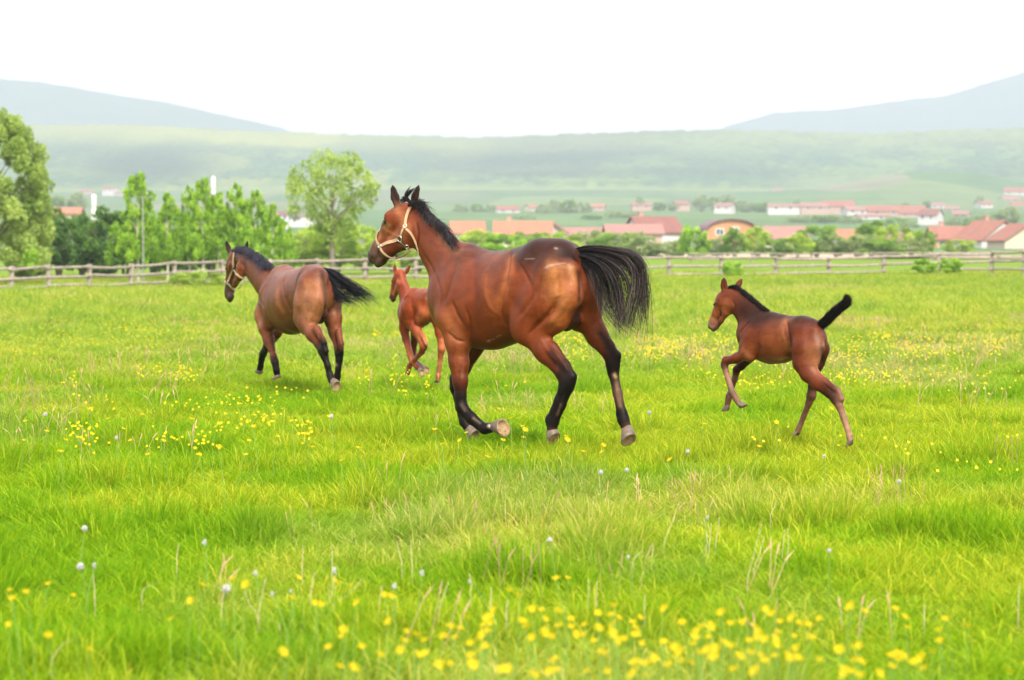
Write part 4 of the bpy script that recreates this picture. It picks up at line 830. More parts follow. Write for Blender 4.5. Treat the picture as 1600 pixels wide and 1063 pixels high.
def strand_mesh(name, curves, r0, r1, colors, mat, parent, tipcol=None, r_in=None):
    """many thin three-sided tapering tubes in one mesh: curves (n, m, 3)"""
    C = np.asarray(curves, float); n, m, _ = C.shape
    T = np.gradient(C, axis=1); T /= np.linalg.norm(T, axis=2, keepdims=True) + 1e-9
    up = np.array([.31, .17, .93]); A = np.cross(T, up); A /= np.linalg.norm(A, axis=2, keepdims=True) + 1e-9
    B = np.cross(T, A)
    t = np.linspace(0, 1, m)[None, :, None]
    prof = np.sin(np.clip(t * 4 + .5, 0, np.pi / 2)) * (1 - t) ** .55
    R = r1 + (np.asarray(r0, float).reshape(-1, 1, 1) - r1) * prof
    V = np.stack([C + R * (math.cos(x) * A + math.sin(x) * B) for x in (0, 2.094, 4.189)], 2)   # n,m,3,3
    V = V.reshape(-1, 3)
    idx = np.arange(n * m * 3).reshape(n, m, 3)
    F = []
    for j in range(3):
        k = (j + 1) % 3
        F.append(np.stack([idx[:, :-1, j], idx[:, :-1, k], idx[:, 1:, k], idx[:, 1:, j]], -1).reshape(-1, 4))
    F = np.vstack(F)
    c0 = np.asarray(colors, float)[:, None, :]; c1 = c0 if tipcol is None else np.asarray(tipcol, float)[:, None, :]
    cc = (c0 * (1 - t) + c1 * t)[:, :, None, :] * np.ones((1, 1, 3, 1))
    return fast_mesh(name, V, F, mat, parent, True, {'coat': cc.reshape(-1, 3)})

def hair_mat(name):
    m = Mat(name, .42, .07); a = m.n('ShaderNodeAttribute', attribute_name='coat')
    m.base(a.outputs[0]); return m.m
def coat_mat():
    m = Mat('horse_coat', .42, .30); m.b.inputs['Specular Tint'].default_value = (1, .82, .70, 1)
    a = m.n('ShaderNodeAttribute', attribute_name='coat'); o = m.obj()
    mp = m.n('ShaderNodeMapping'); mp.inputs['Scale'].default_value = (.35, 1, 1); m.l(o, mp.inputs[0])
    n1 = m.noise(6, 6, .65, o, 1.2); n2 = m.noise(170, 3, .6, mp.outputs[0]); n3 = m.noise(38, 4, .7, mp.outputs[0])
    v1 = m.ramp(n1.outputs[0], [(.3, (.70, .66, .64)), (.7, (1.25, 1.25, 1.2))])
    v2 = m.ramp(n3.outputs[0], [(.3, (.80, .78, .76)), (.7, (1.14, 1.14, 1.14))])
    c = m.mix(1, a.outputs[0], v1.outputs[0], 'MULTIPLY'); c = m.mix(1, c, v2.outputs[0], 'MULTIPLY')
    m.base(c)
    r = m.ramp(n1.outputs[0], [(.3, (.36,) * 3), (.7, (.50,) * 3)]); m.l(r.outputs[0], m.b.inputs['Roughness'])
    bw = m.n('ShaderNodeRGBToBW'); m.l(a.outputs[0], bw.inputs[0]); mr = m.n('ShaderNodeMapRange'); mr.inputs[1].default_value = .01; mr.inputs[2].default_value = .07; mr.inputs[3].default_value = .10; mr.inputs[4].default_value = .22
    m.l(bw.outputs[0], mr.inputs[0]); m.l(mr.outputs[0], m.b.inputs['Specular IOR Level'])
    m.b.inputs['Sheen Weight'].default_value = .0; m.b.inputs['Sheen Roughness'].default_value = .4
    m.bump(n2.outputs[0], .45, .004)
    return m.m
COAT = coat_mat(); HAIR = hair_mat('horse_hair')
HOOF = simple_mat('hoof_horn', (.16, .11, .075), (.05, .035, .028), 30, .55, .4, .3)
SOLE = simple_mat('hoof_sole', (.34, .23, .12), (.12, .07, .035), 35, .85, .2, .5)
EYE = Mat('eye_dark', .18, .35).base((.006, .004, .003)).m
STRAP = simple_mat('halter_webbing', (.46, .29, .165), (.36, .22, .12), 60, .7, .3, .2)
STRAPW = simple_mat('halter_webbing_pale', (.52, .41, .27), (.42, .31, .2), 60, .7, .3, .2)
STEEL = simple_mat('halter_steel', (.5, .49, .47), (.36, .36, .36), 20, .25, .5, 0, 1)

BLACK = (.008, .007, .009)

class Horse:
    def __init__(s, name, a, D, u0, label, cat, group, h, lo, hi, zoff=0):
        s.a = math.radians(a); c, sn = math.cos(s.a), math.sin(s.a)
        s.head = np.array([-c, sn, 0.]); s.L = np.array([-sn, -c, 0.])
        p = at(u0, 404, D); s.R = np.array([p[0], D, 0.])
        s.root = empty(name, (s.R[0], s.R[1], 0), math.pi - s.a)
        tag(s.root, label, cat, group)
        s.F = Field(lo, hi, h); s.rs = 1.; s.cols = []; s.hl = 0
        s.lat = np.array([0, 1., 0])
    def loc(s, P):
        q = np.asarray(P, float) - s.R
        return np.stack([q @ s.head, q @ s.L, q[..., 2]], -1)
    def wld(s, P):
        P = np.asarray(P, float)
        return s.R + P[..., :1] * s.head + P[..., 1:2] * s.L + P[..., 2:3] * np.array([0, 0, 1.])
    def K(s, u, v, l=0, d=None):
        r = ray(u, v)
        if d is not None: return s.loc(CAM + r * ((s.R[1] + d) / r[1]))
        t = ((s.R - CAM) @ s.L + l) / (r @ s.L)
        return s.loc(CAM + r * t)
    def tube(s, pts, k=.05, w=None, colr=None, cw=1.0, sink=.015):
        """pts: (u, v, l, r[, q]) ; colr: one colour or one per point"""
        w_ = s.lat if w is None else w
        P = [s.K(p[0], p[1], p[2]) for p in pts]
        q = [p[4] if len(p) > 4 else 1. for p in pts]; r = [p[3] * s.rs for p in pts]
        if colr is not None and not isinstance(colr, list): colr = [colr] * len(pts)
        for i in range(max(1, len(pts) - 1)):
            j = min(i + 1, len(pts) - 1)
            s.F.seg(P[i], P[j], r[i], r[j], k, w_, q[i], q[j])
            if colr is not None: s.cols.append((P[i], P[j], r[i], r[j], w_, q[i], q[j], np.array(colr[i], float), np.array(colr[j], float), cw))
        return P
    def fix_ear(s, base, tip, ax, wdt, th):
        """ear: thin leaf from base to tip; ax = direction its flat face looks to"""
        base = np.array(base); tip = np.array(tip); ax = np.array(ax, float); d = tip - base; Ln = np.linalg.norm(d); d /= Ln
        ax = ax - (ax @ d) * d; ax /= np.linalg.norm(ax)
        m1 = base + d * Ln * .38; m2 = base + d * Ln * .72
        for a, b, ra, rb in ((base, m1, wdt * .80, wdt * .95), (m1, m2, wdt * .95, wdt * .60), (m2, tip, wdt * .60, wdt * .05)):
            s.F.seg(a, b, ra, rb, .012, ax, th, th)
        s.F.seg(base + d * Ln * .22 + ax * wdt * .62, m2 + ax * wdt * .42, wdt * .5, wdt * .26, .006, None, carve=True)
    def build(s, base_col, strokes=(), paints=(), extra=None):
        V, Q = s.F.mesh()
        me_n = s._normals(V, Q)
        # light smoothing
        for it in range(2):
            A = np.zeros_like(V); cnt = np.zeros(len(V))
            for i in range(4):
                for j in ((i + 1) % 4, (i + 3) % 4):
                    np.add.at(A, Q[:, i], V[Q[:, j]]); np.add.at(cnt, Q[:, i], 1)
            V = V * .6 + .4 * A / np.maximum(cnt, 1)[:, None]
        s.V, s.Q = V, Q
        N = s._normals(V, Q)
        W = s.wld(V); pr = proj(W); Nw = N[:, :1] * s.head + N[:, 1:2] * s.L + N[:, 2:3] * np.array([0, 0, 1.])
        facing = (Nw * (CAM - W)).sum(1) > 0
        s._pr, s._facing = pr, facing
        jit = np.array([math.sin(i * 1.3) for i in range(4)])
        wob = np.sin(V[:, 0] * 41 + V[:, 2] * 23) * .5 + np.sin(V[:, 2] * 67 - V[:, 0] * 31 + 1) * .5
        for st in strokes:
            line, amp, rad = st[:3]
            d, t = s.linedist(V, line)
            env = np.clip(np.sin(np.clip(t * .92 + .04, 0, 1) * math.pi) * 1.6, 0, 1)
            V = V + N * (amp * env * (1 + .12 * wob) * np.exp(-(d / rad) ** 2))[:, None]
        # coat colour
        num = np.zeros((len(V), 3)); den = np.zeros(len(V))
        for a, b, ra, rb, w, qa, qb, c0, c1, cw in s.cols:
            d, t = seg_dist(V, a, b, ra, rb, w, qa, qb)
            wt = cw * np.exp(-np.clip(d, 0, .5) / (.010 + .22 * max(ra * .7 - .03, 0)))
            num += wt[:, None] * (c0 + (c1 - c0) * t[:, None]); den += wt
        C = (num + 1e-6 * np.array(base_col)) / (den + 1e-6)[:, None]
        if extra is not None: C = extra(C, V, N)
        nz = np.random.default_rng(3)
        for line, rad, colr, op in paints:
            d, t = s.linedist(s.V, line)
            d = d * (1 + .18 * wob)
            wv = (op * np.exp(-(d / rad) ** 2))[:, None]; C = C * (1 - wv) + np.array(colr) * wv
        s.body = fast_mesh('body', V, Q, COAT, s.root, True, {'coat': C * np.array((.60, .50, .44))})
        s.V = V
        s.bvh = BVHTree.FromPolygons([tuple(v) for v in V], [tuple(q) for q in Q])
        return s
    def _normals(s, V, Q):
        n = np.cross(V[Q[:, 2]] - V[Q[:, 0]], V[Q[:, 3]] - V[Q[:, 1]])
        N = np.zeros_like(V)
        for i in range(4): np.add.at(N, Q[:, i], n)
        return N / (np.linalg.norm(N, axis=1, keepdims=True) + 1e-12)
    def linedist(s, V, line):
        """distance to a photo line laid on the near skin, and the place along it"""
        line = np.array(line, float)
        if len(line) == 1:
            return np.linalg.norm(V - s.onsurf(line)[0], axis=1), np.full(len(V), .5)
        Ln = np.hypot(*np.diff(line, axis=0).T).sum(); P = s.onsurf(catmull(line, max(4, int(Ln / 2.5))))
        for _ in range(3):
            Q = P.copy(); Q[1:-1] = (P[:-2] + 2 * P[1:-1] + P[2:]) / 4; P = Q
        best = np.full(len(V), 9.); bt = np.zeros(len(V)); n = len(P) - 1
        m = (np.abs(V - (P.min(0) + P.max(0)) / 2) < (P.max(0) - P.min(0)) / 2 + .25).all(1); X = V[m]; bb = best[m]; tt = bt[m]
        for i in range(n):
            d, t = seg_dist(X, P[i], P[i + 1], 0, 0); k = d < bb; bb[k] = d[k]; tt[k] = (i + t[k]) / n
        best[m] = bb; bt[m] = tt
        return best, bt
    def onsurf(s, pts):
        out = []
        for u, v in pts:
            d = np.hypot(s._pr[:, 0] - u, s._pr[:, 1] - v)
            m = s._facing & (d < 2.5)
            if not m.any(): m = s._facing & (d < d[s._facing].min() + 1)
            i = np.where(m)[0]; zmin = s._pr[i, 2].min(); i = i[s._pr[i, 2] < zmin + .06]
            out.append(s.V[i].mean(0))
        return np.array(out)
    def hit(s, u, v):
        """surface point and normal under a photo pixel, in the horse's own frame"""
        o = s.loc(CAM); r = ray(u, v); d = np.array([r @ s.head, r @ s.L, r[2]]); d /= np.linalg.norm(d)
        h = s.bvh.ray_cast(Vector(o), Vector(d))
        if h[0] is None:
            z = s.onsurf([(u, v)])[0]; h = s.bvh.find_nearest(Vector(z))
        return np.array(h[0]), np.array(h[1])
    def mirror(s, p): return np.array([p[0], 2 * s.hl - p[1], p[2]])
    def strap(s, name, pts3, width, mat, parent, th=.004, off=.007, closed=False):
        """flat band following the skin through points (point, normal)"""
        n = len(pts3); P = catmull([p for p, _ in pts3], n * 5); N0 = catmull([q for _, q in pts3], n * 5)
        T = np.gradient(P, axis=0); T /= np.linalg.norm(T, axis=1, keepdims=True)
        N0 /= np.linalg.norm(N0, axis=1, keepdims=True); S = np.cross(T, N0); S /= np.linalg.norm(S, axis=1, keepdims=True); N1 = np.cross(S, T)
        for i in range(len(P)):
            q, nn, _, dd = s.bvh.find_nearest(Vector(P[i]))
            if q is None: continue
            q = np.array(q); nn = np.array(nn); sgn = (P[i] - q) @ nn
            if sgn < 0 or dd < .012: P[i] = P[i] + nn * (max(0, -sgn) if sgn < 0 else 0); N1[i] = N1[i] * .5 + nn * .5; N1[i] /= np.linalg.norm(N1[i])
        P[1:-1] = (P[:-2] + P[1:-1] * 2 + P[2:]) / 4
        S = np.cross(T, N1); S /= np.linalg.norm(S, axis=1, keepdims=True)
        P = P + N1 * off; V = []
        for i in range(len(P)):
            for sx, sn in ((-1, -1), (1, -1), (1, 1), (-1, 1)): V.append(P[i] + S[i] * sx * width / 2 + N1[i] * sn * th / 2)
        F = []
        for i in range(len(P) - 1):
            for j in range(4): F.append((i * 4 + j, i * 4 + (j + 1) % 4, i * 4 + 4 + (j + 1) % 4, i * 4 + 4 + j))
        F.append((0, 1, 2, 3)); e = (len(P) - 1) * 4; F.append((e + 3, e + 2, e + 1, e))
        return mesh_obj(name, V, F, mat, parent)
    def hoof(s, top, sole, r0, r1, fwd, length=None):
        """horn capsule from the coronet (top) to the sole, with a hollowed sole; fwd = towards the toe"""
        top = np.array(top); sole = np.array(sole); ax = sole - top; Ln = np.linalg.norm(ax); ax /= Ln
        fw = np.array(fwd, float); fw -= (fw @ ax) * ax; fw /= np.linalg.norm(fw); sd_ = np.cross(ax, fw)
        V, F, mi = [], [], []; n = 20
        prof = [(-.012, r0 * .9, 0), (.01, r0 * 1.04, 0), (Ln * .55, r0 + (r1 - r0) * .6, .008), (Ln * .97, r1, .015), (Ln, r1 * .97, .016), (Ln, r1 * .80, .016), (Ln - .012, r1 * .7, .012), (Ln - .015, r1 * .25, .012)]
        for h, r, sh in prof:
            for i in range(n):
                t = 2 * math.pi * i / n; cx = math.cos(t)
                hh = h - (.018 * (1 - cx) * .5 if h > .02 else 0)
                rr = r * (1 if cx > 0 else .93)
                V.append(top + ax * hh + fw * (cx * rr + sh) + sd_ * math.sin(t) * rr * .93)
        for k in range(len(prof) - 1):
            for i in range(n):
                F.append((k * n + i, k * n + (i + 1) % n, (k + 1) * n + (i + 1) % n, (k + 1) * n + i)); mi.append(0 if k < 4 else 1)
        F.append(tuple(range((len(prof) - 1) * n, len(prof) * n))); mi.append(1)
        F.append(tuple(reversed(range(n)))); mi.append(0)
        return mesh_obj('hoof', V, F, [HOOF, SOLE], s.root, True, mi)
    def eye(s, u, v, r, sink=.4):
        p, n = s.hit(u, v)
        for q, m in ((p, n), (s.mirror(p), n * [1, -1, 1])):
            bm = bmesh.new(); bmesh.ops.create_uvsphere(bm, u_segments=16, v_segments=10, radius=r, matrix=Matrix.Translation(Vector(q - m * r * sink)))
            me = bpy.data.meshes.new('eye'); bm.to_mesh(me); bm.free(); me.materials.append(EYE)
            me.polygons.foreach_set('use_smooth', np.ones(len(me.polygons), bool))
            o = bpy.data.objects.new('eye', me); col.objects.link(o); o.parent = s.root
    def ring(s, name, c, n, r, tr, mat, parent, stretch=1., along=None):
        n = np.array(n) / np.linalg.norm(n); a = np.array(along if along is not None else (.3, .2, 1.), float); a -= (a @ n) * n; a /= np.linalg.norm(a); b = np.cross(n, a)
        V, F = [], []
        for i in range(20):
            t = 2 * math.pi * i / 20; d = a * math.cos(t) * stretch + b * math.sin(t)
            for j in range(6):
                p = 2 * math.pi * j / 6; V.append(c + d * (r + tr * math.cos(p)) + n * tr * math.sin(p))
                F.append((i * 6 + j, i * 6 + (j + 1) % 6, ((i + 1) % 20) * 6 + (j + 1) % 6, ((i + 1) % 20) * 6 + j))
        return mesh_obj(name, V, F, mat, parent, True)
    def tail(s, guides, n, thick, cols, tips, r0=(.0018, .004), plane_l=None, d=None, wild=.05, m=16, name='tail'):
        G = []
        for g in guides:
            P = np.array([s.K(p[0], p[1], p[2] if len(p) > 2 else (plane_l or 0), d) for p in g]); G.append(catmull(P, m))
        G = np.array(G); C = []; g_ = np.random.default_rng(11); t = np.linspace(0, 1, m)
        nc = max(6, n // 22); cl = g_.uniform(0, len(G) - 1.001, nc); co = g_.normal(0, 1, (nc, 3)); cw_ = g_.normal(0, 1, (nc, 3))
        for i in range(n):
            k = g_.integers(nc); x = np.clip(cl[k] + g_.normal(0, .06), 0, len(G) - 1.001); j = int(x); f = x - j
            c = G[j] * (1 - f) + G[j + 1] * f
            off = co[k] * thick * .9 + g_.normal(0, 1, 3) * thick * .22
            ph = g_.uniform(0, 6.28, 3); wv = np.stack([np.sin(t * 5 + ph[q]) for q in range(3)], 1) * wild * .2 * t[:, None]
            w2 = (g_.normal(0, 1, 3) * .55 + cw_[k] * .7) * wild * (t ** 2)[:, None]
            c = c + off * np.minimum(1, .35 + t * 1.6)[:, None] + wv + w2
            ln = g_.uniform(.72, 1.0) if g_.random() < .75 else g_.uniform(.4, .8)
            tt = t * ln * (m - 1); ii = np.minimum(tt.astype(int), m - 2); ff = (tt - ii)[:, None]
            C.append(c[ii] * (1 - ff) + c[ii + 1] * ff)
        cc = np.array(cols)[g_.integers(0, len(cols), n)]; tc = np.array(tips)[g_.integers(0, len(tips), n)]
        o = strand_mesh(name, C, g_.uniform(*r0, n), .0005, cc, HAIR, s.root, tc)
        tag(o, kind='stuff') if False else None
        return o
    def brush(s, axis, n, r, ln, name='tail'):
        """a bushy tail: short hairs all along the dock, lying along it and standing off a little"""
        P = catmull(np.array([s.K(*p) for p in axis]), 50); T = np.gradient(P, axis=0); T /= np.linalg.norm(T, axis=1, keepdims=True)
        g_ = np.random.default_rng(8); C = []
        for i in range(n):
            x = g_.uniform(0, 44) ; j = int(x); o = g_.normal(0, 1, 3); o -= (o @ T[j]) * T[j]; o /= np.linalg.norm(o); q = 1 - .5 * (x / 49) ** 2
            a = P[j] + o * r * q * g_.uniform(.2, 1); L_ = ln * g_.uniform(.6, 1.1) * min(1, (60 - x) / 30); tt = np.linspace(0, 1, 6)[:, None]
            C.append(a + T[j] * L_ * tt + o * L_ * g_.uniform(.15, .6) * tt * (1 - .55 * tt) + g_.normal(0, .006, 3) * tt)
        cc = np.array([BLACK, (.022, .016, .016)])[g_.integers(0, 2, n)]
        return strand_mesh(name, C, g_.uniform(.0012, .0026, n), .0005, cc, HAIR, s.root)
    def mane(s, crest, n, length, back, lift, side=.035, name='mane', cols=((.012, .011, .013), (.03, .024, .024), (.018, .016, .02)), tips=None, r0=(.003, .006), lspread=.03, droop=0.):
        """crest: pixels along the neck's top line (with l); strands rise across it and bend to the rear"""
        P = catmull(np.array([s.K(*c) for c in crest]), 60); T = np.gradient(P, axis=0); T /= np.linalg.norm(T, axis=1, keepdims=True)
        U = np.cross(T, s.lat); U /= np.linalg.norm(U, axis=1, keepdims=True)
        if U[:, 2].mean() < 0: U = -U
        g_ = np.random.default_rng(5); C = []; 
        for i in range(n):
            x = g_.uniform(0, 58.9); j = int(x); p = P[j] + (P[j + 1] - P[j]) * (x - j); u = U[j]; t_ = T[j]
            if t_[0] > 0: t_ = -t_
            cl = math.sin(x * 1.7) * .5 + math.sin(x * .63 + 1) * .5
            ln = length * g_.uniform(.55, 1.1) * (1 + .25 * cl); ls = g_.normal(0, 1) * lspread
            p = p + s.lat * ls - u * (.012 + abs(ls) * .35)
            dv = u * (lift + g_.normal(0, .16)) + t_ * (back + g_.normal(0, .2) + .2 * cl) + s.lat * (side / max(length, .01) + g_.normal(0, .2))
            dv /= np.linalg.norm(dv); bend = -u * .35 * ln + s.lat * side * g_.uniform(-.2, 1.2) + t_ * .15 * ln
            tt = np.linspace(0, 1, 7)[:, None]
            C.append(p + dv * ln * tt + (bend + np.array([0, 0, -droop * ln])) * tt ** 2)
        cols = np.array(cols); cc = cols[g_.integers(0, len(cols), n)]; tp = cc if tips is None else np.array(tips)[g_.integers(0, len(tips), n)]
        return strand_mesh(name, C, g_.uniform(*r0, n), .0006, cc, HAIR, s.root, tp)
BAY = (.21, .050, .015); BAYL = (.34, .10, .028); BAYD = (.11, .028, .014); TAN = (.42, .2, .085); DKB = (.035, .018, .015)
def leg_black(C, V, N): return C

# ---------------------------------------------------------------- the large bay mare in front
def big_mare():
    s = Horse('horse', 40, 18.6, 800, 'large bay horse with pale leather halter galloping in front, nearest to the camera', 'horse', None,
              .0085, (-1.15, -.55, -.02), (1.75, .55, 2.25))
    K = s.K
    # trunk
    s.tube([(709, 466, 0, .19, .72), (719, 462, 0, .29, .66), (735, 468, 0, .362, .66), (768, 471, 0, .362, .78), (798, 464, 0, .34, .83),
            (826, 453, 0, .325, .86), (852, 440, 0, .30, .85), (872, 438, 0, .27, .88), (884, 446, 0, .21, .9)], .05, colr=[BAY, BAY, BAY, BAY, BAY, BAY, BAY, BAY, BAY])
    s.tube([(716, 398, 0, .06), (733, 400, 0, .065), (752, 412, 0, .06), (780, 420, 0, .08)], .10, colr=BAYD)            # withers
    s.tube([(845, 402, .11, .13, .9), (872, 402, .08, .13)], .09, colr=DKB)
    s.tube([(863, 402, -.11, .13, .9), (884, 406, -.08, .12)], .09, colr=DKB)
    s.tube([(893, 404, 0, .05), (902, 402, 0, .035)], .06, colr=DKB)
    # neck
    s.tube([(715, 432, 0, .185, .62), (700, 411, 0, .172, .52), (681, 384, 0, .148, .5), (664, 362, 0, .122, .55), (650, 345, 0, .105, .62)], .06, colr=[BAY, BAY, BAY, BAY, BAY])
    # head
    s.F.begin()
    hb = [BAY] * 3
    s.tube([(636, 336, 0, .098, .78), (625, 343, 0, .102, .86), (614, 355, 0, .092, .9)], .04, colr=BAY)
    s.tube([(613, 356, 0, .088, .86), (603, 372, 0, .070, .82), (592.5, 387, 0, .060, .85), (586, 397, 0, .057, .88)], .03, colr=[BAY, BAY, (.14, .07, .045), (.07, .05, .045)])
    s.tube([(586, 397, .02, .042), (583, 405, .015, .036)], .03, colr=[(.07, .05, .045), (.055, .04, .038)])
    s.tube([(586, 397, -.02, .042), (583, 405, -.015, .036)], .03, colr=[(.07, .05, .045), (.055, .04, .038)])
    for sg in (1, -1):
        s.tube([(638, 362, sg * .055, .088, .6), (633, 376, sg * .045, .07, .55)], .035, colr=BAY)      # cheek
        s.tube([(633, 379, sg * .04, .05, .6), (612, 394, sg * .028, .032, .8), (599, 405, sg * .015, .03)], .025, colr=[BAYD, BAYD, (.1, .06, .04)])  # jaw bars
        s.tube([(608, 338, sg * .066, .040), (609, 346, sg * .066, .036)], .03, colr=BAY)     # brow
    for sg in (1, -1): s.tube([(630, 366, sg * .035, .06, .8), (614, 382, sg * .03, .05, .85), (602, 393, sg * .022, .042)], .03, colr=[BAY, BAY, (.12, .06, .04)])
    s.tube([(597, 408, 0, .038), (591, 413, 0, .03)], .025, colr=[(.12, .07, .05), (.08, .055, .045)])
    s.F.end(.04)
    # ears
    e = K(620, 321, .052); s.fix_ear(e, K(612.5, 287, .07), (-.55, .75, .1), .034, .42)
    e2 = K(645, 318, -.052); s.fix_ear(e2, K(655, 287.5, -.075), (.1, -1, 0), .034, .42)
    for q, t in ((e, K(612.5, 287, .07)), (e2, K(655, 287.5, -.075))):
        s.cols.append((np.array(q), np.array(t), .03, .02, None, 1, 1, np.array((.04, .022, .018)), np.array(BLACK), 3))
    # near hind leg
    s.F.begin()
    s.tube([(862, 428, .16, .165, .8), (845, 470, .17, .175, .75), (825, 502, .18, .15, .75)], .06, colr=[BAYD, BAY, BAY])
    s.tube([(888, 425, .13, .10, .9), (884, 462, .14, .125, .85), (868, 495, .15, .11, .8), (848, 518, .17, .08, .8)], .05, colr=[BAY, BAYL, BAYL, BAY])
    s.tube([(822, 500, .20, .12, .7), (818, 516, .20, .10, .75)], .05, colr=BAY)
    s.tube([(830, 518, .18, .115, .75), (852, 549, .18, .082, .75), (876, 580, .17, .052, .8)], .04, colr=[BAY, BAY, BAYD])
    s.tube([(864, 545, .18, .05, .8), (884, 570, .17, .03), (895, 588, .17, .03)], .03, colr=[BAYD, DKB, BLACK])      # tendon to the hock point
    s.tube([(880, 586, .17, .056, .75), (886, 597, .17, .055, .75), (883, 606, .17, .048, .8)], .03, colr=[DKB, BLACK, BLACK])
    s.tube([(893, 591, .17, .032), (889, 606, .17, .036)], .03, colr=BLACK)
    s.tube([(882, 606, .17, .048, .8), (874, 626, .17, .040, .85), (866, 645, .17, .041, .9)], .02, colr=BLACK)
    s.tube([(887, 610, .17, .033), (878.5, 634, .17, .027), (869, 652, .17, .034)], .02, colr=BLACK)
    s.tube([(861, 655, .17, .046, .85), (866, 660, .17, .04)], .02, colr=BLACK)
    s.tube([(861, 658, .17, .042, .9), (863, 672, .17, .04)], .02, colr=[BLACK, (.05, .03, .025)])
    s.F.end(.028)
    # far hind leg
    s.F.begin()
    s.tube([(886, 425, -.15, .16, .8), (900, 465, -.16, .155, .75), (905, 492, -.16, .13, .75)], .06, colr=[BAYD, BAY, BAY])
    s.tube([(910, 430, -.12, .10, .85), (917, 462, -.13, .12, .8), (920, 492, -.15, .10, .8)], .05, colr=[BAY, BAY, BAY])
    s.tube([(915, 492, -.16, .11, .8), (932, 525, -.17, .078, .8), (950, 553, -.17, .05, .8)], .04, colr=[BAY, BAY, BAYD])
    s.tube([(935, 510, -.17, .045), (952, 538, -.17, .03), (963, 555, -.17, .03)], .03, colr=[BAYD, DKB, BLACK])
    s.tube([(954, 556, -.17, .05, .8), (957, 570, -.17, .05, .8), (958, 582, -.17, .043, .85)], .025, colr=BLACK)
    s.tube([(964, 556, -.17, .034), (961, 574, -.17, .032)], .02, colr=BLACK)
    s.tube([(958, 582, -.17, .042, .85), (965, 615, -.17, .036, .85), (971, 645, -.17, .04, .85)], .02, colr=[BLACK, (.09, .06, .045), BLACK])
    s.tube([(972, 648, -.17, .046, .85), (974, 656, -.17, .043), (978, 667, -.17, .04)], .02, colr=[BLACK, BLACK, (.05, .03, .025)])
    s.F.end(.03)
    # near shoulder and foreleg
    s.F.begin()
    s.tube([(727, 412, .10, .10, .7), (714, 455, .16, .13, .6), (703, 490, .17, .12, .7)], .06, colr=[BAYD, BAY, BAY])
    s.tube([(722, 478, .18, .13, .6), (722, 508, .18, .11, .65)], .05, colr=BAY)
    s.tube([(707, 500, .17, .128, .75), (713, 532, .17, .095, .8)], .05, colr=[BAYL, BAYL])
    s.tube([(725, 524, .17, .075), (719, 540, .17, .08)], .03, colr=BAY)
    s.F.end(.035)
    s.F.begin()
    s.tube([(714, 535, .17, .098, .8), (717, 566, .17, .082, .8), (719, 596, .17, .06, .8), (720, 614, .17, .048, .85)], .03, colr=[BAYL, BAY, BAYD, BLACK])
    s.tube([(719, 620, .17, .052, .85), (721, 634, .17, .05, .85)], .02, colr=BLACK)
    s.tube([(722, 638, .17, .05, .85), (737, 654, .16, .045, .85), (750, 665, .15, .043, .9)], .02, colr=BLACK)
    s.tube([(757, 670, .15, .047, .9), (766, 669, .15, .04)], .02, colr=BLACK)
    s.F.end(.03)
    # far foreleg
    s.F.begin()
    s.tube([(742, 536, -.15, .10, .8), (722, 575, -.16, .065, .8), (712, 592, -.16, .048, .85)], .04, colr=[BAYD, BAYD, BLACK])
    s.tube([(712, 592, -.16, .05, .85), (711, 606, -.16, .048, .85)], .02, colr=BLACK)
    s.tube([(712, 608, -.16, .04, .85), (718, 636, -.16, .034, .9), (724, 656, -.16, .038, .9)], .02, colr=BLACK)
    s.tube([(726, 660, -.16, .042), (731, 668, -.16, .038)], .02, colr=BLACK)
    s.F.end(.03)
    # dark-skinned udder fold between the thighs
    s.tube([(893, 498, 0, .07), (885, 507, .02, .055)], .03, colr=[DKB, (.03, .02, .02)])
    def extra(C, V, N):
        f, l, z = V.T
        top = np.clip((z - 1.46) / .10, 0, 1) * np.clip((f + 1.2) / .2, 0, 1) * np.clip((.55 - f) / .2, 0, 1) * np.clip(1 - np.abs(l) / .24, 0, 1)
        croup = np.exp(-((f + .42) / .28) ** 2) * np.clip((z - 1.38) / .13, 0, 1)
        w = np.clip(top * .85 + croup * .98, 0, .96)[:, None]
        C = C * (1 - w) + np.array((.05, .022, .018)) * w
        belly = (np.clip((1.0 - z) / .22, 0, 1) * np.clip((.62 - np.abs(f)) / .2, 0, 1) * np.clip((.27 - np.abs(l)) / .1, 0, 1) * (z > .7))[:, None] * .3  # darker underside: part coat tone, part belly shade put into the colour
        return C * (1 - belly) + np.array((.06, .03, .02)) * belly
    G = -.007
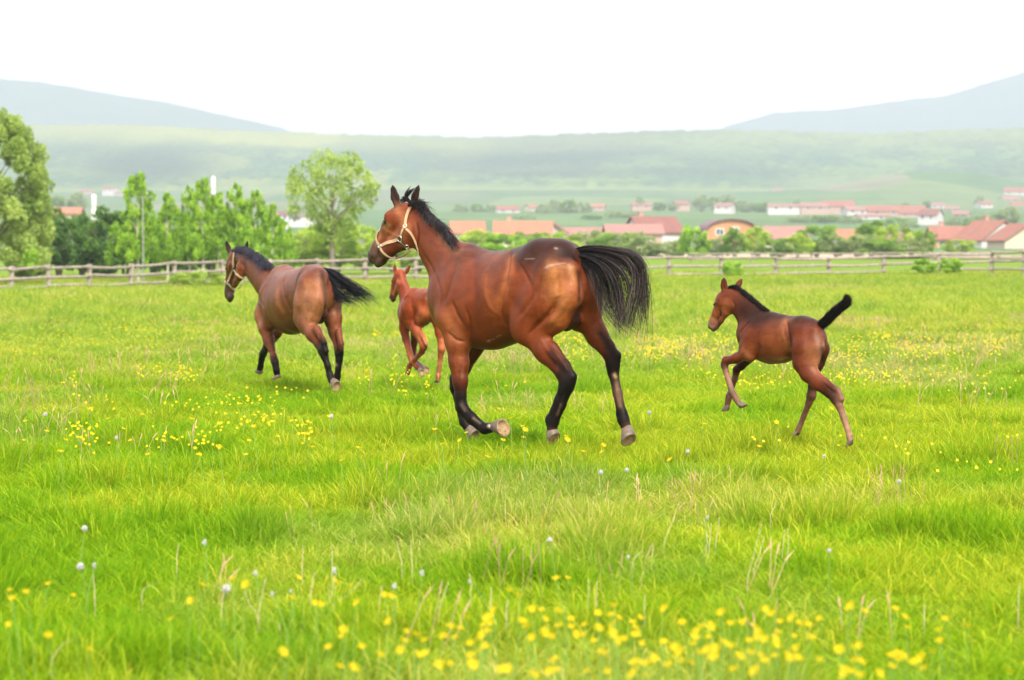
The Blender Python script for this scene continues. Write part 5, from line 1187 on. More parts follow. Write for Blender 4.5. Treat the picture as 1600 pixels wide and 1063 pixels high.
    strokes = [
        ([(800, 392), (797, 404), (795, 420), (790, 440), (785, 462), (783, 485), (787, 505)], -.016, .016),   # flank fold in front of the thigh
        ([(803, 398), (800, 415), (798, 440)], .010, .03),
        ([(812, 412), (820, 428), (830, 448), (828, 465)], -.012, .018),
        ([(872, 462), (864, 482), (850, 498), (836, 512), (826, 526)], -.022, .017), ([(872, 430), (872, 448), (872, 462)], -.009, .02), ([(845, 430), (838, 455), (822, 480), (806, 500)], -.010, .02),
        ([(884, 470), (872, 492), (856, 510)], .014, .024),
        ([(768, 412), (758, 430), (757, 455), (764, 478), (778, 492)], .007, .02),
        ([(716, 408), (708, 425), (702, 445), (697, 462), (692, 476)], -.010, .022),                        # front edge of the shoulder
        ([(735, 400), (740, 430), (742, 470), (740, 505), (733, 535)], -.010, .04),                        # behind the shoulder
        ([(706, 470), (713, 490), (724, 508)], -.013, .018), ([(700, 520), (712, 531), (726, 534)], -.012, .013), ([(727, 480), (733, 505), (733, 528)], -.012, .018),
        ([(660, 395), (672, 415), (684, 440), (688, 465)], -.007, .018),                                    # jugular groove
        ([(672, 352), (690, 380), (705, 400)], -.005, .02),
        ([(868, 548), (882, 566), (890, 580)], -.006, .010), ([(843, 528), (858, 552), (870, 568)], .006, .014),
        ([(868, 650), (877, 622), (884, 606)], -.006, .007), ([(712, 552), (716, 585), (718, 608)], -.004, .012),
        ([(940, 520), (952, 545)], -.005, .010), ([(962, 590), (968, 635)], -.004, .007),
        ([(650, 345), (652, 362), (652, 380), (646, 392)], -.016, .014),                                     # throat, behind the jaw
        ([(601, 360), (611, 366), (622, 371)], .004, .012), ([(606, 352), (600, 366), (596, 378)], -.005, .008), ([(611, 376), (625, 383)], -.006, .012),
        ([(596, 341), (601, 340), (606, 343)], .006, .007), ([(593, 348), (600, 352), (606, 349)], .003, .006),
        ([(575, 411), (578, 406), (582, 402)], -.010, .006), ([(571, 397), (571.5, 400)], -.014, .009), ([(574, 394), (577, 398)], .006, .010),
        ([(905, 430), (907, 450), (905, 462)], -.01, .014),
    ]
    paints = [
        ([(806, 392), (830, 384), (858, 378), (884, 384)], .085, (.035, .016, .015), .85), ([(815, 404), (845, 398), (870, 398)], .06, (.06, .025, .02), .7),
        ([(798, 405), (794, 430), (788, 450), (780, 470)], .045, (.48, .18, .06), .5),  # painted highlight down the flank
        ([(766, 412), (760, 432), (762, 455), (772, 482)], .06, (.36, .12, .04), .45),  # lighter rib stroke, a highlight put into the coat colour
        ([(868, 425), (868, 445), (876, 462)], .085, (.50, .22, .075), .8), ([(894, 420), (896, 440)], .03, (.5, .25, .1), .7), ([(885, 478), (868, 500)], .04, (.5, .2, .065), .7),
        ([(700, 495), (708, 520), (716, 532)], .06, (.42, .16, .065), .6), ([(716, 545), (716, 575)], .035, (.38, .13, .05), .5),
        ([(708, 425), (700, 450), (695, 470)], .022, (.07, .03, .024), .45), ([(720, 405), (740, 400), (760, 408), (775, 420)], .09, (.11, .045, .035), .7), ([(738, 430), (746, 460), (748, 495)], .06, (.12, .03, .014), .55), ([(716, 420), (712, 440)], .04, (.15, .07, .05), .5),  # first stroke paints groove shade down the front of the shoulder
        ([(688, 372), (702, 388), (716, 395)], .035, (.22, .13, .07), .6), ([(668, 370), (685, 395), (695, 420)], .08, (.15, .05, .035), .6),
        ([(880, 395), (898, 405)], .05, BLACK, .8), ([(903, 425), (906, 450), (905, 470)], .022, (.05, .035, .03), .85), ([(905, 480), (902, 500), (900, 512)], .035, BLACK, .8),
        ([(860, 552), (874, 572), (886, 585)], .026, BLACK, .8), ([(938, 520), (950, 540), (958, 552)], .022, BLACK, .85), ([(950, 565), (958, 575)], .03, BLACK, .6),
        ([(873, 585), (878, 592)], .03, BLACK, .7),
        ([(853, 418.5), (857, 416), (861, 415)], .011, (.5, .38, .33), .75), ([(862, 415), (868, 412.5), (874, 412.5)], .007, (.5, .38, .33), .6), ([(876, 412), (883, 411)], .005, (.45, .34, .3), .6), ([(888, 414), (892, 421), (890, 427)], .012, (.4, .27, .18), .35), ([(867, 388), (870, 388.5)], .007, (.5, .42, .4), .5),
        ([(820, 405), (835, 404)], .004, (.4, .3, .28), .5), ([(762, 534), (765, 532)], .008, (.6, .45, .25), .7), ([(770, 530), (772, 530)], .006, (.6, .45, .25), .6), ([(776, 527), (782, 524)], .005, (.6, .45, .25), .6), ([(706, 520)], .006, (.6, .45, .25), .6), ([(767, 531)], .006, (.6, .45, .25), .5),
        ([(960, 586), (962, 589)], .014, (.6, .44, .28), .9), ([(963, 598), (966, 618), (969, 634)], .016, (.26, .17, .11), .6), ([(876, 632), (871, 648)], .010, (.16, .11, .08), .6), ([(740, 654), (750, 661)], .010, (.25, .2, .18), .5), ([(720, 632), (726, 642)], .012, (.16, .12, .11), .5), ([(764, 665), (767, 666)], .014, (.7, .68, .68), .9),
        ([(621, 328), (628, 340), (636, 356)], .04, (.50, .22, .095), .6), ([(603, 364), (614, 368), (628, 368)], .045, (.44, .19, .08), .6), ([(600, 354), (608, 352)], .022, (.52, .30, .16), .6), ([(594, 370), (588, 382)], .02, (.50, .28, .15), .5),
        ([(592, 388), (583, 398), (580, 404)], .035, (.14, .10, .085), .7), ([(574, 404), (578, 398)], .025, (.11, .09, .085), .7), ([(570.5, 397), (571, 400)], .009, (.005, .004, .004), 1),
        ([(575, 412), (578, 407), (581.5, 403)], .006, (.01, .006, .006), 1), ([(576, 413)], .007, (.75, .55, .42), .9), ([(600, 408), (618, 398), (634, 390)], .022, (.03, .015, .012), .8),
        ([(594, 349), (599, 351), (605, 348), (602, 342)], .013, (.03, .016, .012), .8),
        ([(715, 600), (716, 612)], .03, BLACK, .5), ([(722, 590), (724, 570)], .012, (.3, .17, .13), .4),
    ]
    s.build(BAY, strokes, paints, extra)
    # hooves
    tow = lambda u0, v0, u1, v1, l, dl=0: np.array(K(u1, v1, l + dl)) - np.array(K(u0, v0, l))
    s.hoof(K(773, 667, .15), K(785, 664, .15) + np.array([-.035, .02, 0]), .044, .074, (.2, 0, -1))
    s.hoof(K(733, 670, -.16), K(739, 681, -.16) + np.array([-.03, 0, 0]), .042, .064, (1, 0, -.5))
    s.hoof(K(862, 673, .17), K(862, 673, .17) + np.array([-.045, .01, -.058]), .044, .064, (.6, 0, -1))
    s.hoof(K(979, 669, -.17), K(986, 687, -.17) + np.array([-.02, .03, 0]), .044, .068, (1, 0, -.7))
    s.eye(601, 346.5, .024, .55)
    # mane, forelock, tail
    s.mane([(640, 318, 0), (656, 319, 0), (672, 335, 0), (690, 351, 0), (706, 369, 0), (722, 387, 0)], 4200, .125, .95, .62, side=.045, lspread=.02, tips=((.02, .018, .02), (.09, .075, .075), (.03, .025, .028)), r0=(.0013, .0028))
    fl = s.tail([[(641, 318), (633, 309), (638, 300), (646, 295)], [(644, 316), (638, 307), (643, 300), (650, 298)], [(643, 317), (634, 311), (626, 311), (621, 318)], [(645, 318), (636, 313), (629, 314), (624, 322)]], 240, .010, [BLACK], [(.03, .02, .02)], (.0015, .003), wild=.02, m=8, name='forelock')
    s.tail([[(896, 393), (925, 388), (960, 391), (992, 398), (1008, 415), (1011, 445), (1006, 480), (999, 510)],
            [(897, 396), (922, 392), (955, 397), (982, 410), (996, 435), (998, 465), (992, 495), (988, 518)],
            [(897, 399), (920, 397), (948, 405), (968, 422), (978, 450), (980, 480), (982, 500), (985, 518)],
            [(898, 402), (915, 403), (935, 415), (948, 435), (954, 460), (960, 482), (975, 505), (999, 525)],
            [(899, 405), (913, 408), (926, 420), (935, 440), (940, 458), (947, 477), (963, 496), (993, 524)]],
           1100, .026, [BLACK, BLACK, (.02, .017, .02)], [(.012, .010, .010), (.07, .052, .045), (.13, .10, .085), (.02, .016, .015)], (.0010, .0026), wild=.06)
    s.tail([[(892, 398), (898, 408), (904, 420), (906, 434)], [(896, 396), (906, 406), (915, 418), (918, 430)], [(900, 394), (915, 400), (928, 410), (934, 428)]],
           420, .016, [BLACK], [(.03, .02, .02), (.02, .015, .015)], (.0016, .003), wild=.03, m=8, name='dock_hair')
    # halter
    hal = empty('halter', (0, 0, 0)); hal.parent = s.root
    H = s.hit; M = lambda pn: (s.mirror(pn[0]), pn[1] * [1, -1, 1])
    rw = .026
    s.strap('strap', [H(*p) for p in ((648, 318), (641, 326), (636, 338), (634, 350))], rw, STRAP, hal)
    s.strap('strap', [M(H(*p)) for p in ((644, 325), (638, 334), (634, 350))], rw, STRAP, hal)
    s.strap('strap', [H(*p) for p in ((634, 353), (629, 362), (627, 370))], .02, STRAP, hal)
    s.strap('strap', [H(*p) for p in ((623, 374), (612, 378), (596, 384))], rw, STRAP, hal)
    nose = [H(595, 386), H(590, 378), H(588, 370), H(588.5, 364)]
    s.strap('strap', nose + [M(nose[3]), M(nose[1]), M(nose[0])], .022, STRAP, hal)
    a0, n0 = H(595, 387); b0 = K(606, 399, .035); c0 = K(618, 403.5, 0)
    s.strap('strap', [(a0, n0), (K(601, 395, .055), np.array([-.2, 1, -.4])), (K(609, 401, .04), np.array([0, .7, -.7])), (c0, np.array([0, .2, -1.])), (s.mirror(K(609, 401, .04)), np.array([0, -.7, -.7])), (s.mirror(a0), n0 * [1, -1, 1])], .018, STRAP, hal)
    s.strap('strap', [(c0, np.array([0, .5, -1.])), (K(630, 399, .03), np.array([0, .5, -1])), (K(640, 393, .06), np.array([0, .8, -.6])), (K(644, 391, .075), np.array([.0, 1, -.2]))], .014, STRAP, hal)
    s.strap('strap', [H(633, 356), H(641, 363), H(648, 374), H(653, 388), H(655, 397)], .018, STRAP, hal)
    s.strap('strap', [M(H(634, 352)), M(H(630, 362)), M(H(627, 370)), M(H(612, 378)), M(H(596, 384))], .02, STRAP, hal)
    p, n = H(626, 373); s.ring('ring', p + n * .012, n, .024, .0045, STEEL, hal)
    p, n = H(594.5, 385); s.ring('ring', p + n * .012, n, .016, .004, STEEL, hal)
    p, n = H(634, 354); s.ring('buckle', p + n * .010, n, .015, .0065, STRAPW, hal)
    p1, n1 = H(628.5, 377); p2, n2 = H(634, 382)
    o = s.strap('snap_hook', [(p1 + n1 * .012, n1), ((p1 + p2) / 2 + n1 * .018, n1), (p2 + n2 * .016, n2)], .009, STEEL, hal, th=.008)
    p, n = H(637, 385); s.ring('buckle', p + n * .018, n, .017, .004, STEEL, hal, 1.2)
    p3, n3 = H(640, 388)
    s.strap('strap', [(p + n * .014, n), (p3 + n3 * .01, n3), (K(646, 391, .07), np.array([0, 1, -.3]))], .022, STRAP, hal)
    return s
mare1 = big_mare()
# ---------------------------------------------------------------- the second bay mare, further off on the left
def far_mare():
    s = Horse('horse', 66, 26.7, 470, 'bay horse with cream halter cantering away towards the log fence, tail streaming', 'horse', None,
              .0095, (-1.55, -.5, -.02), (2.3, .62, 2.1))
    s.rs = .94; K = s.K; B = (.20, .066, .030); BL = (.33, .145, .068); BD = (.15, .045, .025)
    s.tube([(432, 466, 0, .24, .75), (439, 466, 0, .33, .68), (447, 469, 0, .37, .70), (456, 472, 0, .375, .8), (467, 470, 0, .36, .86),
            (478, 463, 0, .325, .86), (486, 458, 0, .30, .87), (493, 457, 0, .28, .9), (498, 462, 0, .22, .9)], .05, colr=B)
    s.tube([(438, 424, 0, .05), (446, 427, 0, .06), (455, 432, 0, .06)], .09, colr=BD)
    s.tube([(484, 432, .10, .13), (497, 434, .08, .12)], .09, colr=BD); s.tube([(490, 432, -.10, .13), (501, 434, -.08, .12)], .09, colr=BD)
    s.tube([(500, 428, 0, .05), (504, 428, 0, .035)], .06, colr=BD)
    # neck bending left
    s.tube([(423, 446, .01, .21, .6), (412, 437, .04, .185, .55), (399, 423, .08, .15, .55), (387, 411, .11, .125, .6), (378, 403, .13, .105, .7)], .06, colr=B)
    s.F.begin()
    s.tube([(369, 401, .15, .10, .85), (365.5, 412, .15, .10, .85), (363.5, 422, .15, .09, .85)], .04, colr=B)
    s.tube([(363.5, 422, .15, .09, .85), (360.5, 438, .15, .072, .85), (358.5, 454, .15, .062, .9), (358, 462, .15, .06, .95)], .03, colr=[B, B, (.12, .06, .05), (.06, .045, .045)])
    for sg in (1, -1):
        s.tube([(375, 418, .15 + sg * .055, .075, .65), (374, 430, .15 + sg * .05, .065, .6), (367, 446, .15 + sg * .03, .035)], .035, colr=[B, (.26, .08, .03), BD])
        s.tube([(362, 413, .145 + sg * .065, .035), (360.5, 418, .145 + sg * .065, .034)], .03, colr=B)
    s.tube([(361, 463, .15, .042), (359.5, 468.5, .15, .036)], .025, colr=(.05, .04, .04))
    s.F.end(.04)
    e = K(360, 396, .20); t1 = K(352, 374.5, .225); s.fix_ear(e, t1, (-.55, .75, .1), .034, .34)
    e2 = K(383, 391, .09); t2 = K(387.5, 376, .07); s.fix_ear(e2, t2, (.3, -1, 0), .03, .34)
    for q, t in ((e, t1), (e2, t2)): s.cols.append((np.array(q), np.array(t), .03, .02, None, 1, 1, np.array((.05, .028, .022)), np.array(BLACK), 2))
    # near (left) hind
    s.F.begin()
    s.tube([(484, 447, .15, .17, .85), (480, 473, .17, .175, .8), (474, 495, .19, .145, .8)], .06, colr=[B, BL, B])
    s.tube([(496, 448, .10, .12, .9), (494, 470, .13, .14, .85), (488, 492, .16, .12, .85)], .05, colr=[BL, BL, BL])
    s.tube([(474, 498, .21, .115, .75), (478, 510, .20, .10, .8)], .05, colr=B)
    s.tube([(480, 505, .19, .115, .85), (488, 522, .19, .08, .85), (498, 537, .15, .055, .85)], .04, colr=[B, B, BD])
    s.tube([(495, 515, .17, .05), (502, 528, .15, .032), (507, 536, .13, .03)], .03, colr=[B, BD, BLACK])
    s.tube([(499, 538, .14, .056, .85), (504, 548, .13, .056, .85), (507, 556, .12, .05, .85)], .03, colr=BLACK)
    s.tube([(506, 537, .13, .034), (509, 549, .12, .036)], .02, colr=BLACK)
    s.tube([(507, 556, .12, .046, .9), (512, 572, .10, .038, .9), (515, 585, .08, .042, .9)], .02, colr=BLACK)
    s.tube([(516, 588, .08, .046, .9), (518.5, 595, .075, .042)], .02, colr=BLACK)
    s.F.end(.028)
    # far (right) hind
    s.F.begin()
    s.tube([(506, 447, -.15, .17, .8), (515, 474, -.16, .15, .8), (520, 497, -.16, .125, .8)], .06, colr=[B, BL, B])
    s.tube([(510, 450, -.11, .12, .85), (514, 478, -.13, .12, .85)], .05, colr=BL)
    s.tube([(520, 498, -.16, .11, .85), (524, 520, -.17, .082, .85), (528, 541, -.17, .052, .85)], .04, colr=[B, B, BD])
    s.tube([(529, 518, -.16, .04), (533, 538, -.16, .03), (533, 549, -.16, .03)], .03, colr=[B, BD, BLACK])
    s.tube([(528.5, 543, -.17, .055, .85), (530, 552, -.17, .055, .85), (530, 562, -.17, .046, .9)], .025, colr=[BD, BLACK, BLACK])
    s.tube([(530, 562, -.17, .044, .9), (528.5, 577, -.17, .037, .9), (527, 588, -.17, .042, .9), (526, 596, -.17, .04)], .02, colr=BLACK)
    s.F.end(.03)
    # near shoulder and foreleg
    s.F.begin()
    s.tube([(432, 432, .08, .10, .75), (418, 462, .17, .13, .65), (411, 488, .19, .12, .7)], .06, colr=[BD, B, BL])
    s.tube([(421, 480, .20, .13, .6), (420, 503, .19, .11, .65)], .05, colr=B)
    s.tube([(410, 494, .19, .12, .75), (414, 513, .19, .095, .8)], .05, colr=[BL, B])
    s.F.end(.035)
    s.F.begin()
    s.tube([(416, 514, .19, .10, .85), (420, 532, .18, .075, .85), (425, 548, .17, .05, .85)], .03, colr=[B, B, BD])
    s.tube([(427, 556, .17, .05, .9), (429, 564, .17, .052, .9)], .02, colr=[BD, BLACK])
    s.tube([(430, 567, .17, .05, .9), (432, 579, .16, .042, .9), (433, 585, .15, .038)], .02, colr=[BLACK, BLACK, BLACK])
    s.F.end(.03)
    s.F.begin()
    s.tube([(432, 518, -.14, .09, .85), (418, 540, -.15, .055, .85), (411, 553, -.15, .05, .9)], .04, colr=[BD, BLACK, BLACK])
    s.tube([(411, 553, -.15, .05, .9), (409, 561, -.15, .042, .9), (407, 573, -.15, .04, .9), (406, 577, -.15, .04)], .02, colr=BLACK)
    s.F.end(.03)
    s.tube([(505, 492, 0, .06), (500, 500, .02, .05)], .03, colr=DKB)
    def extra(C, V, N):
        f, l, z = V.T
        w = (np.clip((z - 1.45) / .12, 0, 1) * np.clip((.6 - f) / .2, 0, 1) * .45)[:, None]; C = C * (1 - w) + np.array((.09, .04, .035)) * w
        b = (np.clip((.88 - z) / .2, 0, 1) * np.clip((.65 - np.abs(f)) / .2, 0, 1) * np.clip((.29 - np.abs(l)) / .1, 0, 1) * (z > .52))[:, None] * .3  # lower barrel darkened, partly shade painted into the coat
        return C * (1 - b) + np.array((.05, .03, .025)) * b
    strokes = [
        ([(446, 430), (441, 441), (443, 458), (448, 475), (457, 492)], -.016, .022), ([(450, 436), (447, 450), (450, 466)], .008, .04),
        ([(398, 458), (404, 470), (412, 480)], -.008, .02), ([(418, 440), (410, 455), (403, 470)], -.006, .03),
        ([(427, 447), (428, 470), (440, 486)], .002, .04), ([(503, 440), (508, 470), (506, 492)], -.015, .02), ([(494, 470), (488, 492), (480, 510)], .010, .025),
        ([(375, 400), (380, 415), (385, 428)], -.014, .016), ([(497, 520), (503, 532)], -.006, .012), ([(505, 562), (511, 580)], -.005, .008), ([(360, 432), (365, 440)], .006, .012)]
    paints = [
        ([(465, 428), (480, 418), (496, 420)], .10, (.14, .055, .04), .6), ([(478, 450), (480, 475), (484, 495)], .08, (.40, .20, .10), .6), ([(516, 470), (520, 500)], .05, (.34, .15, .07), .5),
        ([(433, 455), (434, 470), (442, 484)], .05, (.48, .2, .06), .6), ([(400, 490), (404, 505)], .05, (.40, .17, .08), .6), ([(420, 425), (430, 425), (440, 428)], .07, (.20, .11, .08), .6),
        
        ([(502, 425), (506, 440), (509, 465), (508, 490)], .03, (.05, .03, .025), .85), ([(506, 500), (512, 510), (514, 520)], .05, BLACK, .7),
        ([(500, 524), (503, 532)], .02, BLACK, .5), ([(527, 575)], .0, BLACK, 0), ([(525, 570)], .018, (.55, .5, .48), .7),
        ([(355, 445), (356, 460), (362, 468)], .05, (.10, .075, .075), .8), ([(372, 440), (374, 430)], .03, (.02, .012, .01), .7), ([(369, 422), (372, 428)], .045, (.42, .15, .05), .6),
        ([(352, 416), (352, 422)], .025, (.05, .03, .03), .8), ([(355.5, 472), (359, 470)], .008, BLACK, .8), ([(351, 458)], .012, BLACK, .9),
    ]
    s.hl = .15
    s.build(B, [x for x in strokes], [p for p in paints if p[3] > 0], extra)
    s.hoof(K(521, 596, .07), K(521, 596, .07) + np.array([-.075, -.015, -.045]), .042, .066, (.5, 0, -1))
    s.hoof(K(526, 597, -.17), K(526, 605, -.17), .042, .06, (1, 0, -.3))
    s.hoof(K(433, 586, .15), K(433, 593, .14) + np.array([-.03, 0, 0]), .04, .056, (.6, 0, -1))
    s.hoof(K(406, 578, -.15), K(404, 584, -.15) + np.array([-.02, 0, 0]), .04, .058, (.8, 0, -1))
    s.eye(352.5, 420, .021)
    s.mane([(372, 389, .14), (384, 387, .12), (397, 393, .09), (410, 402, .05), (421, 412, .02)], 3200, .12, .8, .55, side=.05, lspread=.03, tips=((.02, .02, .03), (.05, .05, .07)), r0=(.0018, .004), droop=.25)
    s.mane([(422, 419, 0), (432, 417, 0), (436, 418, 0)], 350, .05, .9, .4, side=.02, name='mane')
    dp = -.60
    s.tail([[(502, 420), (516, 421), (530, 430), (546, 440), (562, 448), (578, 457), (594, 469)], [(501, 422), (515, 427), (528, 438), (541, 449), (556, 459), (570, 466), (583, 474)],
            [(500, 424), (510, 432), (518, 443), (528, 454), (537, 461), (548, 468), (560, 474)], [(500, 426), (505, 436), (510, 448), (517, 460), (524, 469), (530, 475), (540, 480)],
            [(500, 428), (503, 440), (506, 452), (511, 462), (516, 468), (520, 474)]], 760, .022, [BLACK, (.014, .015, .022)], [BLACK, (.02, .02, .028)], (.002, .0045), d=dp, wild=.06)
    hal = empty('halter', (0, 0, 0)); hal.parent = s.root; H = s.hit; M = lambda pn: (s.mirror(pn[0]), pn[1] * [1, -1, 1])
    w = .026
    s.strap('strap', [H(*p) for p in ((368, 391), (365.5, 400), (364, 410), (363.5, 418))], w, STRAPW, hal)
    s.strap('strap', [H(*p) for p in ((363.5, 420), (360, 430), (356.5, 440))], w * .8, STRAPW, hal)
    n1 = [H(*p) for p in ((356, 442), (353.5, 441), (352, 440))]
    s.strap('strap', n1 + [M(n1[2]), M(n1[0])], .026, STRAPW, hal)
    s.strap('strap', [H(*p) for p in ((356, 442), (361, 448), (367, 453), (371, 455))], .028, STRAPW, hal)
    s.strap('strap', [H(*p) for p in ((365, 421), (370, 428), (376, 433), (381, 436))], .022, STRAPW, hal)
    s.strap('strap', [H(371, 454), (K(374, 450, .17), np.array([0, .5, -1])), (K(378, 443, .19), np.array([0, .8, -.5])), H(380, 437)], .018, STRAPW, hal)
    s.strap('strap', [M(H(364, 410)), M(H(363.5, 420)), M(H(360, 430)), M(H(356, 442))], .022, STRAPW, hal)
    for uv in ((364, 420), (356, 442)):
        p, n = H(*uv); s.ring('ring', p + n * .012, n, .02, .004, STEEL, hal)
    return s

# ---------------------------------------------------------------- the dark bay foal on the right
def bay_foal():
    s = Horse('foal', 42, 18.9, 1222, 'dark bay foal bounding on its hind legs, short black tail raised', 'foal', None,
              .006, (-.72, -.36, -.02), (.85, .36, 1.55))
    K = s.K; B = (.17, .042, .018); BL = (.32, .105, .035); BD = (.045, .018, .014); G = (.22, .12, .09); GW = (.38, .24, .18)
    s.tube([(1172, 522, 0, .115, .75), (1181, 523, 0, .155, .66), (1192, 526, 0, .178, .64), (1206, 530, 0, .188, .7), (1222, 530, 0, .178, .76),
            (1239, 526, 0, .152, .84), (1254, 524, 0, .142, .86), (1266, 527, 0, .125, .88), (1272, 533, 0, .10, .9)], .03, colr=[B, B, B, B, BL, B, B, B, B])
    s.tube([(1194, 498, 0, .035), (1206, 500, 0, .04), (1222, 503, 0, .04)], .05, colr=BD)
    s.tube([(1250, 510, .05, .065), (1264, 511, .04, .06)], .05, colr=BD); s.tube([(1258, 510, -.05, .065), (1270, 513, -.04, .055)], .05, colr=BD)
    s.tube([(1275, 513, 0, .028), (1280, 514, 0, .022)], .03, colr=BD)
    s.tube([(1183, 506, 0, .115, .6), (1172, 494, 0, .10, .52), (1159, 479, 0, .083, .52), (1149, 468, 0, .070, .6), (1143, 462, 0, .06, .7)], .035, colr=[B, (.09, .03, .02), (.10, .032, .02), B, B])
    s.F.begin()
    s.tube([(1137, 461, 0, .058, .8), (1131, 468, 0, .060, .88), (1127, 476, 0, .054, .9)], .025, colr=[B, B, BL])
    s.tube([(1127, 476, 0, .054, .85), (1121, 489, 0, .042, .85), (1115, 502, 0, .034, .88), (1112, 509, 0, .033, .92)], .02, colr=[BL, BL, (.34, .15, .09), (.14, .09, .075)])
    for sg in (1, -1):
        s.tube([(1138, 476, sg * .034, .050, .62), (1135, 486, sg * .028, .042, .6)], .02, colr=BL)
        s.tube([(1135, 488, sg * .024, .028, .7), (1127, 501, sg * .017, .020, .8), (1120, 511, sg * .009, .018)], .015, colr=[BL, BD, (.2, .1, .08)])
        s.tube([(1126, 469, sg * .038, .023), (1126, 474, sg * .038, .022)], .018, colr=B)
    s.tube([(1117, 512, 0, .022), (1115, 515, 0, .018)], .015, colr=(.16, .1, .09))
    s.F.end(.025)
    e, t1 = K(1131.5, 456, .03), K(1131, 433, .045); s.fix_ear(e, t1, (-.5, .7, .1), .024, .36)
    e2, t2 = K(1149, 452, -.03), K(1160, 436, -.05); s.fix_ear(e2, t2, (.1, -1, 0), .022, .36)
    for q, t, c0, c1 in ((e, t1, B, (.06, .02, .018)), (e2, t2, (.25, .07, .04), (.12, .03, .02))): s.cols.append((np.array(q), np.array(t), .02, .012, None, 1, 1, np.array(c0), np.array(c1), 2))
    # near hind
    s.F.begin()
    s.tube([(1255, 520, .075, .085, .85), (1256, 545, .085, .095, .8), (1255, 567, .09, .085, .8)], .035, colr=[B, B, B])
    s.tube([(1272, 520, .055, .06, .9), (1274, 543, .065, .068, .85), (1268, 568, .08, .06, .85)], .03, colr=[B, (.26, .11, .06), (.34, .14, .06)])
    s.tube([(1254, 566, .10, .075, .8), (1263, 584, .10, .065, .8), (1277, 598, .10, .052, .8), (1294, 613, .09, .040, .8)], .025, colr=[B, B, B, BD])
    s.tube([(1272, 584, .09, .038), (1289, 598, .09, .030), (1306, 609, .09, .024)], .03, colr=[(.42, .2, .1), B, BD])
    s.tube([(1298, 616, .09, .037, .85), (1306, 624, .09, .039, .85), (1312, 635, .09, .032, .9)], .02, colr=[BD, BD, G])
    s.tube([(1309, 608, .09, .022), (1315, 624, .09, .024)], .015, colr=[G, G])
    s.tube([(1312, 635, .09, .030, .9), (1318, 652, .09, .0245, .95), (1325, 674, .09, .0245, .95)], .012, colr=[G, (.3, .19, .14), GW])
    s.tube([(1327, 681, .09, .027), (1328.5, 688, .09, .024)], .012, colr=GW)
    s.F.end(.018)
    s.F.begin()
    s.tube([(1272, 520, -.075, .08, .85), (1280, 545, -.085, .078, .8), (1277, 566, -.09, .065, .8)], .03, colr=[BD, BD, BD])
    s.tube([(1276, 562, -.09, .06, .85), (1272, 584, -.09, .045, .85), (1270, 602, -.09, .034, .9)], .02, colr=[BD, B, BD])
    s.tube([(1270, 604, -.09, .036, .9), (1268, 618, -.09, .036, .9), (1264, 630, -.09, .028, .9)], .02, colr=[BD, (.12, .06, .045), G])
    s.tube([(1264, 630, -.09, .026), (1256, 650, -.09, .021), (1249, 668, -.09, .022), (1246, 675, -.09, .022)], .012, colr=[(.2, .09, .06), (.26, .13, .09), GW, GW])
    s.F.end(.018)
    # forelegs
    s.F.begin()
    s.tube([(1187, 505, .05, .05, .75), (1174, 528, .075, .068, .7), (1165, 543, .085, .06, .75)], .03, colr=[BD, B, B])
    s.tube([(1176, 545, .085, .06, .7), (1172, 556, .085, .052, .75)], .03, colr=BL)
    s.F.end(.02)
    s.F.begin()
    s.tube([(1166, 552, .085, .054, .85), (1151, 560, .085, .040, .85), (1139, 563, .085, .034, .85)], .02, colr=[BL, B, B])
    s.tube([(1134, 563, .085, .034, .9), (1132, 570, .085, .032, .9)], .015, colr=[B, BD])
    s.tube([(1132, 573, .085, .027, .9), (1137, 590, .085, .0235, .9), (1142, 607, .085, .0245, .95)], .012, colr=[G, GW, (.3, .2, .17)])
    s.tube([(1144, 614, .085, .030, .95), (1150, 624, .085, .023), (1154, 630, .085, .022)], .012, colr=[(.12, .08, .07), G, G])
    s.F.end(.02)
    s.F.begin()
    s.tube([(1174, 556, -.07, .045, .85), (1158, 572, -.075, .032, .85), (1151, 577, -.08, .032, .9)], .02, colr=[BD, BD, BD])
    s.tube([(1151, 579, -.08, .031, .9), (1148, 592, -.08, .024, .9), (1140, 616, -.08, .023, .95)], .012, colr=[BD, G, G])
    s.tube([(1139, 620, -.08, .029), (1136.5, 632, -.08, .023)], .012, colr=[(.14, .08, .07), G])
    s.F.end(.02)
    def extra(C, V, N):
        f, l, z = V.T
        w = (np.clip((z - .94) / .10, 0, 1) * np.clip((.42 - f) / .2, 0, 1) * np.clip((f + .62) / .1, 0, 1) * .92)[:, None]; C = C * (1 - w) + np.array((.028, .012, .010)) * w
        b = (np.clip((.75 - z) / .08, 0, 1) * np.clip((.2 - f) / .1, 0, 1) * np.clip((f + .26) / .1, 0, 1) * (np.abs(l) < .14) * (z > .62))[:, None] * .3
        return C * (1 - b) + np.array((.5, .42, .34)) * b
    strokes = [([(1229, 499), (1231, 515), (1234, 535), (1237, 552)], -.012, .011), ([(1224, 505), (1222, 520), (1226, 535)], .006, .016), ([(1156, 521), (1163, 512), (1172, 503)], -.006, .012),
               ([(1186, 520), (1184, 540), (1180, 555)], -.006, .012), ([(1284, 530), (1286, 550), (1284, 570)], -.010, .010), ([(1262, 535), (1256, 555)], -.004, .012), ([(1145, 470), (1149, 482), (1147, 490)], -.009, .009),
               ([(1120, 484), (1124, 490)], .004, .008), ([(1287, 600), (1300, 612)], -.004, .006), ([(1117, 473), (1121, 473)], .004, .005), ([(1137, 575), (1140, 600)], -.002, .005), ([(1317, 645), (1323, 668)], -.002, .005)]
